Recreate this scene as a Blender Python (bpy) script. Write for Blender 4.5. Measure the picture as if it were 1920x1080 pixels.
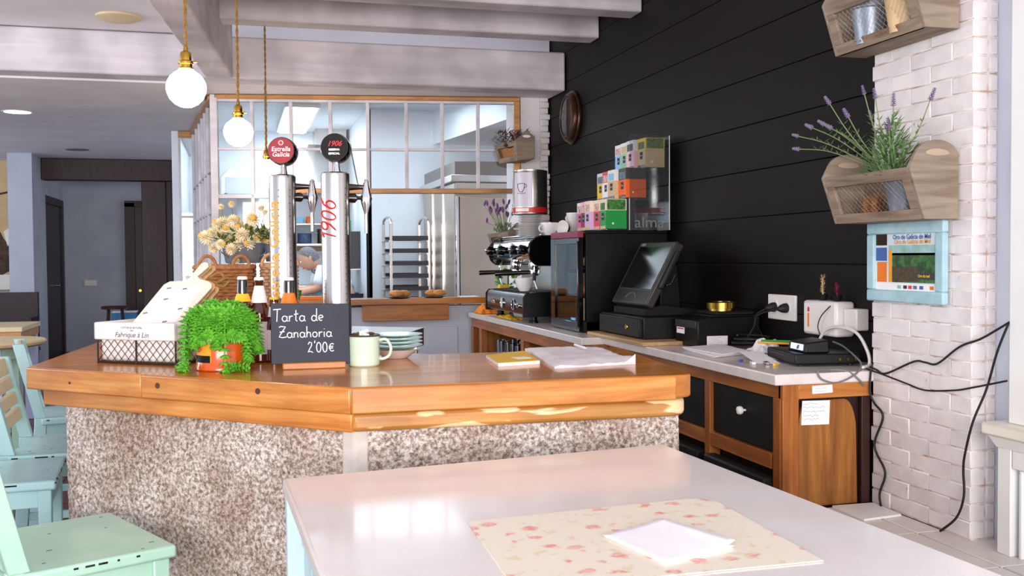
import bpy, bmesh, math, random
from math import sin, cos, pi, radians as R
from mathutils import Vector as V, Matrix as M4, noise
random.seed(7)
S = bpy.context.scene
for o in list(bpy.data.objects): bpy.data.objects.remove(o)
COL = S.collection
# ------------------------------------------------------------------ camera, world, lights, exposure
F, W, H = 1904.0, 1920.0, 1080.0
cd = bpy.data.cameras.new('camera'); cam = bpy.data.objects.new('camera', cd); COL.objects.link(cam)
cd.sensor_width = 36.0; cd.lens = 36.0 * F / W; cd.clip_start = 0.05; cd.clip_end = 100
yaw, pit, rol = R(15.194), R(1.779), R(0.416)
rt = V((cos(yaw), -sin(yaw), 0)); fw = V((sin(yaw), cos(yaw), 0)); dn = V((0, 0, -1))
f2 = fw*cos(pit) + dn*sin(pit); d2 = dn*cos(pit) - fw*sin(pit)
r3 = rt*cos(rol) + d2*sin(rol); d3 = d2*cos(rol) - rt*sin(rol)
mm = M4((( r3.x, -d3.x, -f2.x, 0), (r3.y, -d3.y, -f2.y, 0), (r3.z, -d3.z, -f2.z, 1.22), (0, 0, 0, 1)))
cam.matrix_world = mm; S.camera = cam
wd = bpy.data.worlds.new('world'); S.world = wd; wd.use_nodes = True
bg = wd.node_tree.nodes['Background']; bg.inputs[0].default_value = (0.80, 0.86, 1.0, 1); bg.inputs[1].default_value = 0.75
def area(name, loc, aim, sx, sy, e, col):
    l = bpy.data.lights.new(name, 'AREA'); l.shape = 'RECTANGLE'; l.size = sx; l.size_y = sy; l.energy = e; l.color = col
    o = bpy.data.objects.new(name, l); COL.objects.link(o); o.location = loc
    o.rotation_euler = (V(aim)-V(loc)).to_track_quat('-Z', 'Y').to_euler(); return o
area('window_daylight_front', (-0.6, -2.6, 1.42), (0.4, 3.0, 1.1), 4.6, 1.5, 235, (1.0, 0.935, 0.925))
area('window_daylight_left', (-4.3, 5.5, 1.7), (0, 5.5, 1.2), 3.5, 1.7, 66, (0.82, 0.89, 1.0))
area('kitchen_tube_light', (1.1, 8.8, 2.62), (1.1, 8.8, 0), 1.6, 1.2, 24, (0.74, 0.89, 1.0))
area('kitchen_tube_light_back', (0.4, 10.9, 2.62), (0.4, 10.9, 0), 0.9, 1.6, 8.5, (0.78, 0.91, 1.0))
area('hall_daylight', (-3.9, 10.6, 1.9), (-1.2, 13.0, 1.3), 1.6, 1.6, 22, (0.72, 0.80, 1.0))
vs = S.view_settings; vs.view_transform = 'Standard'; vs.look = 'None'; vs.exposure = 0.55; vs.gamma = 1.0; vs.use_curve_mapping = False

# ------------------------------------------------------------------ materials
def lin(h):
    h = h.lstrip('#'); c = [int(h[i:i+2], 16)/255 for i in (0, 2, 4)]
    return tuple((x/12.92 if x <= 0.04045 else ((x+0.055)/1.055)**2.4) for x in c) + (1,)
MATS = {}
def newmat(n):
    m = bpy.data.materials.new(n); m.use_nodes = True; MATS[n] = m
    nt = m.node_tree; return m, nt, nt.nodes['Principled BSDF']
def coords(nt, st, kind='Object'):
    tc = nt.nodes.new('ShaderNodeTexCoord'); mp = nt.nodes.new('ShaderNodeMapping'); mp.inputs['Scale'].default_value = st
    nt.links.new(tc.outputs[kind], mp.inputs[0]); return mp.outputs[0]
def noise_n(nt, vec, sc, det=4, dist=0.0, rough=0.55):
    n = nt.nodes.new('ShaderNodeTexNoise'); n.inputs['Scale'].default_value = sc; n.inputs['Detail'].default_value = det
    n.inputs['Distortion'].default_value = dist; n.inputs['Roughness'].default_value = rough
    nt.links.new(vec, n.inputs['Vector']); return n.outputs['Fac']
def ramp(nt, fac, stops):
    r = nt.nodes.new('ShaderNodeValToRGB'); e = r.color_ramp.elements
    while len(e) < len(stops): e.new(0.5)
    for k, (p, c) in enumerate(stops): e[k].position = p; e[k].color = lin(c)
    nt.links.new(fac, r.inputs[0]); return r.outputs[0]
def mixc(nt, fac, a, b):
    m = nt.nodes.new('ShaderNodeMix'); m.data_type = 'RGBA'
    if isinstance(fac, (int, float)): m.inputs[0].default_value = fac
    else: nt.links.new(fac, m.inputs[0])
    for i, x in ((6, a), (7, b)):
        if isinstance(x, str): m.inputs[i].default_value = lin(x)
        else: nt.links.new(x, m.inputs[i])
    return m.outputs[2]
def bump(nt, bs, h, st, dist=0.002):
    b = nt.nodes.new('ShaderNodeBump'); b.inputs['Strength'].default_value = st; b.inputs['Distance'].default_value = dist
    nt.links.new(h, b.inputs['Height']); nt.links.new(b.outputs[0], bs.inputs['Normal'])
def rand_val(nt, col, amt):
    oi = nt.nodes.new('ShaderNodeObjectInfo'); mr = nt.nodes.new('ShaderNodeMapRange')
    mr.inputs[3].default_value = 1-amt; mr.inputs[4].default_value = 1+amt
    nt.links.new(oi.outputs['Random'], mr.inputs[0])
    hs = nt.nodes.new('ShaderNodeHueSaturation'); nt.links.new(mr.outputs[0], hs.inputs['Value']); nt.links.new(col, hs.inputs['Color'])
    return hs.outputs[0]
def mat(n, c, rough=0.5, metal=0.0, c2=None, sc=8, st=(1, 1, 1), bmp=0.0, bsc=80, coat=0.0, rnd=0.0, lo=0.35, hi=0.65, emit=0.0, spec=0.5, aniso=None):
    m, nt, bs = newmat(n)
    bs.inputs['Roughness'].default_value = rough; bs.inputs['Metallic'].default_value = metal
    bs.inputs['Specular IOR Level'].default_value = spec
    if coat: bs.inputs['Coat Weight'].default_value = coat; bs.inputs['Coat Roughness'].default_value = 0.08
    vec = coords(nt, st)
    f = noise_n(nt, vec, sc); col = ramp(nt, f, [(lo, c), (hi, c2 or c)])
    if rnd: col = rand_val(nt, col, rnd)
    nt.links.new(col, bs.inputs['Base Color'])
    if bmp: bump(nt, bs, noise_n(nt, vec, bsc), bmp)
    if emit:
        bs.inputs['Emission Color'].default_value = lin(c); bs.inputs['Emission Strength'].default_value = emit
    return m
def wood(n, dark, mid, light, axis=0, sc=3.0, rough=0.35, coat=0.0, patch=None, rnd=0.0, bmp=0.15):
    m, nt, bs = newmat(n); st = [14, 14, 14]; st[axis] = 1.0
    vec = coords(nt, tuple(st))
    f = noise_n(nt, vec, sc, 8, 0.6, 0.65)
    col = ramp(nt, f, [(0.3, dark), (0.5, mid), (0.68, light)])
    v2 = coords(nt, (1, 1, 1)); f2 = noise_n(nt, v2, 3.0, 2)
    sh = ramp(nt, f2, [(0.35, '#b8b8b8'), (0.65, '#ffffff')])
    mu = nt.nodes.new('ShaderNodeMix'); mu.data_type = 'RGBA'; mu.blend_type = 'MULTIPLY'; mu.inputs[0].default_value = 0.6
    nt.links.new(col, mu.inputs[6]); nt.links.new(sh, mu.inputs[7]); col = mu.outputs[2]
    if patch:
        st2 = [6, 6, 13]; st2[axis] = 2.6
        pf = noise_n(nt, coords(nt, tuple(st2)), 1.0, 4, 0.8); pm = ramp(nt, pf, [(0.525, '#000000'), (0.55, '#ffffff')])
        col = mixc(nt, pm, col, patch)
    if rnd: col = rand_val(nt, col, rnd)
    nt.links.new(col, bs.inputs['Base Color']); bs.inputs['Roughness'].default_value = rough
    if coat: bs.inputs['Coat Weight'].default_value = coat; bs.inputs['Coat Roughness'].default_value = 0.06
    if bmp: bump(nt, bs, f, bmp, 0.001)
    return m
def glass(n, tint='#ffffff', refl=0.12, rough=0.02):
    m, nt, bs = newmat(n); nt.nodes.remove(bs); out = nt.nodes['Material Output']
    tr = nt.nodes.new('ShaderNodeBsdfTransparent'); tr.inputs[0].default_value = lin(tint)
    gl = nt.nodes.new('ShaderNodeBsdfGlossy'); gl.inputs['Roughness'].default_value = rough
    fr = nt.nodes.new('ShaderNodeFresnel'); fr.inputs[0].default_value = 1.45
    ml = nt.nodes.new('ShaderNodeMath'); ml.operation = 'MULTIPLY_ADD'; ml.inputs[1].default_value = 0.8; ml.inputs[2].default_value = refl*0.3
    nt.links.new(fr.outputs[0], ml.inputs[0])
    mx = nt.nodes.new('ShaderNodeMixShader'); nt.links.new(ml.outputs[0], mx.inputs[0]); nt.links.new(tr.outputs[0], mx.inputs[1]); nt.links.new(gl.outputs[0], mx.inputs[2])
    nt.links.new(mx.outputs[0], out.inputs[0]); return m
def emis(n, c, s):
    m, nt, bs = newmat(n); bs.inputs['Base Color'].default_value = lin(c)
    bs.inputs['Emission Color'].default_value = lin(c); bs.inputs['Emission Strength'].default_value = s; return m

mat('plaster', '#e6dfe2', 0.8, c2='#efe9ea', sc=3, bmp=0.1)
mat('cool_plaster', '#c9cfdd', 0.8, c2='#d6dbe6', sc=3, bmp=0.1)
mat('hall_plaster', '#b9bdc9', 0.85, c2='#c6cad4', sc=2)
mat('kitchen_wall', '#dfe6ee', 0.55, c2='#e8eef4', sc=2)
wood('white_beam', '#dcd4da', '#e4dce1', '#ebe5e8', 0, 1.2, 0.65, bmp=0.06)
wood('white_beam_y', '#dcd4da', '#e4dce1', '#ebe5e8', 1, 1.2, 0.65, bmp=0.06)
wood('black_board', '#0c0706', '#100a09', '#150d0b', 1, 1.5, 0.6, bmp=0.1)
mat('floor_dark', '#4a211c', 0.35, c2='#5c2c24', sc=9, rnd=0.12)
mat('grout', '#6b5c55', 0.9)
mat('ledge_tile', '#d8cfc8', 0.4, c2='#e2dad2', sc=5, rnd=0.03)
wood('bar_top', '#bd6a14', '#d98428', '#e69c42', 0, 1.6, 0.28, 0.42)
wood('bar_edge', '#b0621a', '#d5883a', '#e5a65a', 0, 2.2, 0.35, 0.15)
wood('bar_edge_worn', '#b36a22', '#d49043', '#e2a862', 0, 2.2, 0.4, 0.1, patch='#f0cf9c')
wood('oak', '#8a4814', '#ab6020', '#c27c36', 2, 2.2, 0.4, 0.15)
wood('oak_y', '#8a4814', '#ab6020', '#c27c36', 1, 2.2, 0.4, 0.15)
wood('oak_x', '#a05618', '#c47830', '#d69048', 0, 2.2, 0.35, 0.2)
wood('oak_panel', '#74400f', '#9c6022', '#b87a32', 2, 1.6, 0.45, 0.1)
wood('pale_wood', '#b58a58', '#cfa673', '#e0bd8d', 1, 2.2, 0.5)
wood('frame_orange', '#a86a2b', '#c78a44', '#d69c56', 0, 2.2, 0.4)
wood('dark_timber', '#220d0a', '#33160f', '#452117', 2, 2.2, 0.5)
wood('dark_door', '#180705', '#230b08', '#30110c', 2, 2.2, 0.45)
wood('grey_wood', '#75604f', '#94806d', '#ad9a86', 1, 2.5, 0.7); wood('grey_wood_x', '#75604f', '#948270', '#a89886', 0, 2.0, 0.7)
mat('plug', '#4a2a12', 0.5)
mat('worktop', '#d9cfca', 0.28, c2='#e3dad5', sc=14, coat=0.2)
mat('table_stone', '#f4edea', 0.22, c2='#eee5e1', sc=5, coat=0.3)
mat('pale_blue', '#bfd6de', 0.5, c2='#cadfe5', sc=6)
mat('white_paint', '#e9e8e4', 0.45, c2='#efeeea', sc=6)
mat('cream_paint', '#e6dfcf', 0.45, c2='#eee8da', sc=6)
mat('mint', '#b0d9c1', 0.36, c2='#bde0ca', sc=7, coat=0.15)
mat('mint_blue', '#a6d2d4', 0.36, c2='#b4dadb', sc=7, coat=0.15)
mat('sand_paint', '#dcc69a', 0.5, c2='#e3d0a8', sc=7)
mat('chip', '#2c2420', 0.8)
mat('lilac', '#b9bfe0', 0.5)
mat('black', '#080707', 0.4, spec=0.3)
mat('black_gloss', '#08080a', 0.08, coat=0.4)
mat('black_matt', '#0d0b0b', 0.6, spec=0.3)
mat('black_plastic', '#0e0c0d', 0.45, c2='#131112', sc=40, spec=0.35)
mat('grey_plastic', '#2a2523', 0.45)
mat('rubber', '#141010', 0.6)
mat('chrome', '#e8e6e6', 0.08, 1.0)
mat('dark_chrome', '#57504f', 0.14, 1.0)
mat('steel', '#c6c1bd', 0.26, 1.0, c2='#d2cdc9', sc=3, st=(60, 60, 1))
mat('steel_dark', '#6d5f55', 0.35, 1.0); mat('tray_iron', '#3c3a40', 0.45, 0.6)
mat('fridge_steel', '#b9aa9c', 0.34, 0.85, c2='#bdaea0', sc=2)
mat('brass', '#d6a84a', 0.16, 1.0)
mat('bronze', '#3d2416', 0.26, 0.7, c2='#523420', sc=5)
mat('gold', '#c9a54a', 0.22, 1.0)
mat('cord', '#a07a3c', 0.8, c2='#7d5c2a', sc=200)
mat('white_gloss', '#f1eeec', 0.15, coat=0.4)
mat('white_plastic', '#ece8e2', 0.35)
mat('paper', '#f3eff2', 0.8, c2='#faf7f8', sc=3)
mat('paper_grey', '#dcd6da', 0.8, c2='#e8e2e6', sc=9)
mat('ink', '#3a3540', 0.8)
mat('ink_blue', '#4b56a8', 0.8)
mat('red', '#cc1f1f', 0.4)
mat('orange', '#ee7a16', 0.45)
mat('amber_label', '#f0a224', 0.5)
mat('yellow', '#f2c01c', 0.5)
mat('orange_cloth', '#f08a10', 0.9, c2='#d87406', sc=14, bmp=0.3)
mat('yellow_cloth', '#f0b81a', 0.9)
mat('pot_orange', '#e0601a', 0.22, c2='#d4540f', sc=4, coat=0.5)
mat('soil', '#3a2618', 0.95, c2='#4e3520', sc=60, bmp=0.6)
mat('succulent', '#78c83c', 0.45, c2='#4fa026', sc=45)
mat('lavender_leaf', '#6f8f55', 0.7, c2='#567a42', sc=30)
mat('lavender_stem', '#7d8f5e', 0.7)
mat('lavender_flower', '#7a6a92', 0.8, c2='#93839f', sc=60)
mat('purple_flower', '#7d4a8c', 0.8, c2='#94609c', sc=60)
mat('heather', '#6b3f4a', 0.8, c2='#4a3440', sc=60)
mat('petal', '#f3e2b4', 0.7, c2='#f7eccd', sc=30)
mat('petal_core', '#e0b44e', 0.8)
mat('leaf_dark', '#5f7a2e', 0.6, c2='#46651f', sc=30)
mat('wicker', '#9a6238', 0.7, c2='#b57d4c', sc=60, bmp=0.4)
mat('wicker_pale', '#b98c66', 0.7, c2='#cda27c', sc=60, bmp=0.4)
mat('linen', '#e2ddd8', 0.95, c2='#ece8e3', sc=40, bmp=0.3, bsc=300)
mat('wire', '#3c2e28', 0.5, 0.6)
mat('wire_light', '#b9ae9f', 0.4, 0.8)
mat('zinc', '#8d96a3', 0.4, 0.6, c2='#9ca5b2', sc=10)
mat('enamel', '#cfe5cc', 0.16, c2='#d6ead3', sc=4, coat=0.5)
mat('enamel_rim', '#3c4b46', 0.3)
mat('slate', '#1b2130', 0.6, c2='#212838', sc=12)
mat('chalk', '#eceaf0', 0.95)
mat('plate_mint', '#bfe0d4', 0.2, c2='#a9d2c4', sc=60, coat=0.4)
mat('bottle_brown', '#4a1c08', 0.06, c2='#5e260c', sc=6, coat=0.7)
mat('bottle_green', '#16301c', 0.06, coat=0.7)
mat('bread', '#c9803a', 0.6, c2='#dd9c54', sc=20, bmp=0.4)
mat('skin', '#e0a98c', 0.5, c2='#d99f84', sc=10)
mat('hair', '#6d6a70', 0.8, c2='#8a868a', sc=60, bmp=0.4)
mat('tshirt', '#eef1f6', 0.9, c2='#e4e8f0', sc=6)
mat('apron', '#4a5058', 0.9, c2='#8f969e', sc=70)
mat('trousers', '#3a3f4c', 0.9)
mat('teal', '#3f8f9a', 0.5)
mat('blue_box', '#3d86b8', 0.6)
mat('navy', '#2b3a58', 0.5, c2='#4a5f82', sc=20)
mat('green', '#12963c', 0.45); mat('pink', '#e0559a', 0.45); mat('lilac_box', '#d6b4d8', 0.45); mat('rose', '#d8405a', 0.45)
mat('cream_box', '#ecdcc8', 0.5); mat('orange_box', '#f0641a', 0.45); mat('sky_box', '#86c4e6', 0.45); mat('sage', '#8cc79a', 0.45)
mat('pale_pink', '#f0b8c8', 0.45); mat('yellow_box', '#f0c818', 0.45); mat('charcoal_box', '#3a3538', 0.5); mat('tan_box', '#d9b98a', 0.5, c2='#cfae80', sc=20)
mat('magenta', '#8a2448', 0.5); mat('crimson', '#8e1c2c', 0.4, c2='#a8202c'); mat('leaf_print', '#4a9a34', 0.6, c2='#274d1a', sc=60); mat('berry_print', '#b0553f', 0.6, c2='#efe2d2', sc=110)
mat('seed_print', '#4d5a3a', 0.6, c2='#7d8a5e', sc=140)
mat('grey_print', '#6f8ea0', 0.6, c2='#4d6270', sc=60)
mat('mid_grey', '#77777c', 0.5)
mat('tin_label', '#cfc8d2', 0.3)
mat('clock_face', '#f6efea', 0.4, c2='#ece2dc', sc=8)
mat('canvas', '#c7a878', 0.85, c2='#d6ba8c', sc=5)
mat('canvas_dark', '#3b2a20', 0.85, c2='#5a4432', sc=12)
mat('poster_sky', '#c9dbe6', 0.5, c2='#e8eef0', sc=8)
mat('poster_green', '#3d7a34', 0.5, c2='#1f3d20', sc=34, lo=0.4, hi=0.6)
mat('poster_dark', '#2c3a1e', 0.5, c2='#5a3c2c', sc=60, lo=0.4, hi=0.6)
mat('poster_blue', '#3d62a8', 0.5); mat('poster_mist', '#7fae9a', 0.5, c2='#a9ccd0', sc=24)
mat('frame_blue', '#9cc3cc', 0.6, c2='#b4d4da', sc=14, bmp=0.2)
emis('bulb', '#fff1dc', 26.0)
emis('panel_light', '#e8f6ff', 9.0)
emis('downlight', '#eef3ff', 8.0)
emis('lcd', '#cfd8f4', 0.6)
glass('glass'); glass('acrylic', '#eef2f4', 0.25); glass('tumbler', '#e4ecec', 0.6)
glass('fridge_glass', '#d8dade', 0.06)
MATS['black_board'].node_tree.nodes['Principled BSDF'].inputs['Specular IOR Level'].default_value = 0.22
mat('hole_wood', '#b39d86', 0.7)
mat('screen', '#0b0807', 0.14, spec=0.2)

def brickmat():
    m, nt, bs = newmat('white_brick')
    v = coords(nt, (1, 1, 1), 'Object'); oi = nt.nodes.new('ShaderNodeObjectInfo')
    ad = nt.nodes.new('ShaderNodeVectorMath'); ad.operation = 'ADD'; nt.links.new(v, ad.inputs[0])
    cm = nt.nodes.new('ShaderNodeCombineXYZ'); ml = nt.nodes.new('ShaderNodeMath'); ml.operation = 'MULTIPLY'; ml.inputs[1].default_value = 50
    nt.links.new(oi.outputs['Random'], ml.inputs[0]); nt.links.new(ml.outputs[0], cm.inputs[0]); nt.links.new(cm.outputs[0], ad.inputs[1])
    a = noise_n(nt, ad.outputs[0], 9, 3); b = noise_n(nt, ad.outputs[0], 22, 6)
    c = ramp(nt, a, [(0.3, '#d8d0ce'), (0.6, '#e8e2e0')])
    st = ramp(nt, b, [(0.70, '#000000'), (0.76, '#ffffff')])
    c = mixc(nt, st, c, '#bd9a86'); c = rand_val(nt, c, 0.035)
    nt.links.new(c, bs.inputs['Base Color']); bs.inputs['Roughness'].default_value = 0.6
    bump(nt, bs, b, 0.5, 0.004)
brickmat()
mat('mortar', '#e6dcd8', 0.9, c2='#c08f74', sc=18, lo=0.5, hi=0.68)
def granite():
    m, nt, bs = newmat('granite'); v = coords(nt, (1, 1, 1))
    a = noise_n(nt, v, 95, 9, 0.0, 0.74); b = noise_n(nt, v, 4, 3)
    c = ramp(nt, a, [(0.36, '#65554b'), (0.44, '#a38d7e'), (0.50, '#c4b4a8'), (0.56, '#ece2db'), (0.66, '#fbf6f2')])
    t = ramp(nt, b, [(0.35, '#cbb3a2'), (0.62, '#ffffff')])
    mu = nt.nodes.new('ShaderNodeMix'); mu.data_type = 'RGBA'; mu.blend_type = 'MULTIPLY'; mu.inputs[0].default_value = 0.8
    nt.links.new(c, mu.inputs[6]); nt.links.new(t, mu.inputs[7]); nt.links.new(mu.outputs[2], bs.inputs['Base Color'])
    bs.inputs['Roughness'].default_value = 0.75; bump(nt, bs, a, 0.7, 0.006)
granite()
mat('mortar_strip', '#d9d0c8', 0.9, c2='#c9bdb2', sc=18, bmp=0.4)
def placemat():
    m, nt, bs = newmat('floral_mat'); v = coords(nt, (1, 1, 1))
    vo = nt.nodes.new('ShaderNodeTexVoronoi'); vo.inputs['Scale'].default_value = 21; vo.inputs['Randomness'].default_value = 0.75
    n = nt.nodes.new('ShaderNodeTexNoise'); n.inputs['Scale'].default_value = 40; nt.links.new(v, n.inputs['Vector'])
    ad = nt.nodes.new('ShaderNodeMix'); ad.data_type = 'VECTOR'; ad.inputs[0].default_value = 0.03
    nt.links.new(v, ad.inputs[4]); nt.links.new(n.outputs['Color'], ad.inputs[5]); nt.links.new(ad.outputs[1], vo.inputs['Vector'])
    d = ramp(nt, vo.outputs['Distance'], [(0.20, '#ffffff'), (0.32, '#000000')])
    # only some cells carry a rose
    sp = nt.nodes.new('ShaderNodeSeparateColor'); nt.links.new(vo.outputs['Color'], sp.inputs[0])
    g = nt.nodes.new('ShaderNodeMath'); g.operation = 'GREATER_THAN'; g.inputs[1].default_value = 0.3; nt.links.new(sp.outputs[0], g.inputs[0])
    m2 = nt.nodes.new('ShaderNodeMath'); m2.operation = 'MULTIPLY'; nt.links.new(d, m2.inputs[0]); nt.links.new(g.outputs[0], m2.inputs[1])
    ro = ramp(nt, noise_n(nt, v, 90, 3), [(0.4, '#eb9a92'), (0.6, '#f5c6ba')])
    d2 = ramp(nt, vo.outputs['Distance'], [(0.33, '#ffffff'), (0.46, '#000000')])
    lf = nt.nodes.new('ShaderNodeMath'); lf.operation = 'MULTIPLY'; nt.links.new(d2, lf.inputs[0])
    nn = ramp(nt, noise_n(nt, v, 55, 2), [(0.54, '#000000'), (0.58, '#ffffff')]); nt.links.new(nn, lf.inputs[1])
    c = mixc(nt, lf.outputs[0], '#f5e9d6', '#ecdcb8'); c = mixc(nt, m2.outputs[0], c, ro)
    nt.links.new(c, bs.inputs['Base Color']); bs.inputs['Roughness'].default_value = 0.4
placemat()

# ------------------------------------------------------------------ geometry helpers
BASE = {}
class MB:
    def __init__(s): s.v = []; s.f = []
    def add(s, vs, fs):
        n = len(s.v); s.v += [V(p) for p in vs]; s.f += [tuple(i+n for i in f) for f in fs]; return s
    def hexa(s, b, t):
        k = len(b); return s.add(list(b)+list(t), [tuple(range(k))[::-1], tuple(range(k, 2*k))] + [(i, (i+1) % k, k+(i+1) % k, k+i) for i in range(k)])
    def box(s, x0, x1, y0, y1, z0, z1):
        return s.hexa([(x0, y0, z0), (x1, y0, z0), (x1, y1, z0), (x0, y1, z0)], [(x0, y0, z1), (x1, y0, z1), (x1, y1, z1), (x0, y1, z1)])
    def cbox(s, c, d): return s.box(c[0]-d[0]/2, c[0]+d[0]/2, c[1]-d[1]/2, c[1]+d[1]/2, c[2]-d[2]/2, c[2]+d[2]/2)
    def obox(s, c, ax, ay, az):
        c = V(c); ax = V(ax)/2; ay = V(ay)/2; az = V(az)/2
        return s.hexa([c-ax-ay-az, c+ax-ay-az, c+ax+ay-az, c-ax+ay-az], [c-ax-ay+az, c+ax-ay+az, c+ax+ay+az, c-ax+ay+az])
    def prism(s, poly, z0, z1): return s.hexa([(p[0], p[1], z0) for p in poly], [(p[0], p[1], z1) for p in poly])
    def slab(s, pts, d):      # polygon in 3D given thickness vector
        d = V(d); return s.hexa([V(p) for p in pts], [V(p)+d for p in pts])
    def cyl(s, p, q, r, r2=None, n=16):
        p = V(p); q = V(q); r2 = r if r2 is None else r2; a = (q-p).normalized(); u = a.orthogonal().normalized(); w = a.cross(u)
        ring = lambda c, rr: [c + (u*cos(2*pi*i/n) + w*sin(2*pi*i/n))*rr for i in range(n)]
        return s.hexa(ring(p, r), ring(q, r2))
    def lathe(s, prof, c=(0, 0, 0), n=24, axis=(0, 0, 1), closed=False):
        c = V(c); a = V(axis).normalized(); u = V((1, 0, 0)) if abs(a.x) < 0.9 else V((0, 1, 0)); u = (u - a*u.dot(a)).normalized(); w = a.cross(u)
        vs = []; m = len(prof)
        for r, z in prof:
            for i in range(n): vs.append(c + a*z + (u*cos(2*pi*i/n)+w*sin(2*pi*i/n))*max(r, 1e-5))
        fs = [(j*n+i, j*n+(i+1) % n, (j+1)*n+(i+1) % n, (j+1)*n+i) for j in range(m-1) for i in range(n)]
        if closed: fs += [((m-1)*n+i, (m-1)*n+(i+1) % n, (i+1) % n, i) for i in range(n)]
        else: fs += [tuple(range(n))[::-1], tuple(range((m-1)*n, m*n))]
        return s.add(vs, fs)
    def tube(s, pts, r, n=6, closed=False, r2=None):
        pts = [V(p) for p in pts]; m = len(pts); vs = []; u = None
        for i, p in enumerate(pts):
            a = pts[(i-1) % m] if (closed or i > 0) else p; b = pts[(i+1) % m] if (closed or i < m-1) else p
            t = (b-a); t = t.normalized() if t.length > 1e-9 else V((0, 0, 1))
            if u is None: u = t.orthogonal().normalized()
            u = (u - t*u.dot(t)); u = u.normalized() if u.length > 1e-6 else t.orthogonal().normalized(); w = t.cross(u)
            rr = r if r2 is None else r + (r2-r)*i/max(1, m-1)
            vs += [p + (u*cos(2*pi*k/n)+w*sin(2*pi*k/n))*rr for k in range(n)]
        fs = [(j*n+i, j*n+(i+1) % n, ((j+1) % m)*n+(i+1) % n, ((j+1) % m)*n+i) for j in range(m if closed else m-1) for i in range(n)]
        if not closed: fs += [tuple(range(n))[::-1], tuple(range((m-1)*n, m*n))]
        return s.add(vs, fs)
    def sph(s, c, r, sc=(1, 1, 1), nu=12, nv=8):
        c = V(c); vs = [c+V((0, 0, -r*sc[2]))]
        for j in range(1, nv):
            t = -pi/2 + pi*j/nv
            vs += [c+V((cos(t)*cos(2*pi*i/nu)*r*sc[0], cos(t)*sin(2*pi*i/nu)*r*sc[1], sin(t)*r*sc[2])) for i in range(nu)]
        vs.append(c+V((0, 0, r*sc[2]))); k = len(vs)-1
        fs = [(0, 1+(i+1) % nu, 1+i) for i in range(nu)] + [(k, k-nu+i, k-nu+(i+1) % nu) for i in range(nu)]
        fs += [(1+j*nu+i, 1+j*nu+(i+1) % nu, 1+(j+1)*nu+(i+1) % nu, 1+(j+1)*nu+i) for j in range(nv-2) for i in range(nu)]
        return s.add(vs, fs)
    def leaf(s, p, d, up, ln, wd):      # a pointed four-sided leaf with some thickness
        p = V(p); d = V(d).normalized(); sd = d.cross(V(up)); sd = sd.normalized() if sd.length > 1e-6 else d.orthogonal().normalized(); nn = sd.cross(d)
        m = p + d*ln*0.45
        return s.add([p, m+sd*wd/2, p+d*ln, m-sd*wd/2, m+nn*wd*0.25, m-nn*wd*0.15], [(0, 1, 4), (1, 2, 4), (2, 3, 4), (3, 0, 4), (1, 0, 5), (2, 1, 5), (3, 2, 5), (0, 3, 5)])
    def xf(s, m): s.v = [m @ p for p in s.v]; return s
def put(name, mb, m, parent=None, bev=0.0, world=True, smooth=True, kind=None, label=None, seg=2, extra=None):
    me = bpy.data.meshes.new(name)
    b = BASE.get(parent.name, M4.Identity(4)) if parent else M4.Identity(4)
    inv = b.inverted() if (world and parent) else M4.Identity(4)
    me.from_pydata([inv @ p for p in mb.v], [], mb.f); me.validate()
    bm = bmesh.new(); bm.from_mesh(me); bmesh.ops.recalc_face_normals(bm, faces=bm.faces); bm.to_mesh(me); bm.free()
    me.materials.append(MATS[m] if isinstance(m, str) else m)
    if smooth:
        me.polygons.foreach_set('use_smooth', [True]*len(me.polygons)); me.set_sharp_from_angle(angle=R(35))
    o = bpy.data.objects.new(name, me); COL.objects.link(o)
    if parent: o.parent = parent; BASE[o.name] = b
    if bev:
        d = o.modifiers.new('bevel', 'BEVEL'); d.width = bev; d.segments = seg; d.limit_method = 'ANGLE'; d.angle_limit = R(40)
    if kind: o['kind'] = kind
    if label: o['label'] = label
    return o
def thing(name, label, cat, loc=(0, 0, 0), rotz=0.0, group=None):
    o = bpy.data.objects.new(name, None); COL.objects.link(o); o.location = loc; o.rotation_euler = (0, 0, rotz); o.empty_display_size = 0.05
    BASE[o.name] = M4.Translation(V(loc)) @ M4.Rotation(rotz, 4, 'Z')
    o['label'] = label; o['category'] = cat
    if group: o['group'] = group
    return o
def solo(name, mb, m, label, cat, loc, bev=0.0, group=None, **k):   # a thing that is one mesh, origin at its base
    l = V(loc); mb.v = [p-l for p in mb.v]; o = put(name, mb, m, None, bev, **k); o.location = l
    o['label'] = label; o['category'] = cat
    if group: o['group'] = group
    return o
def struct(name, mb=None, m=None, bev=0.0):
    if mb is None:
        o = bpy.data.objects.new(name, None); COL.objects.link(o); BASE[o.name] = M4.Identity(4)
    else: o = put(name, mb, m, None, bev)
    o['kind'] = 'structure'; return o
def dup(root, loc, rotz=None, label=None):
    r = root.copy(); COL.objects.link(r); r.location = loc
    if rotz is not None: r.rotation_euler = (0, 0, rotz)
    if label: r['label'] = label
    for ch in root.children:
        c = ch.copy(); COL.objects.link(c); c.parent = r
        for g in ch.children:
            d = g.copy(); COL.objects.link(d); d.parent = c
    return r
def like(o, parent, name=None):     # another piece sharing the mesh of o
    c = o.copy(); COL.objects.link(c); c.parent = parent; return c
def smoothpts(pts, n=6):
    P = [V(p) for p in pts]; out = []
    for i in range(len(P)-1):
        p0 = P[max(i-1, 0)]; p1 = P[i]; p2 = P[i+1]; p3 = P[min(i+2, len(P)-1)]
        for k in range(n):
            t = k/n; out.append(0.5*((2*p1)+(p2-p0)*t+(2*p0-5*p1+4*p2-p3)*t*t+(3*p1-p0-3*p2+p3)*t**3))
    return out+[P[-1]]
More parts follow.
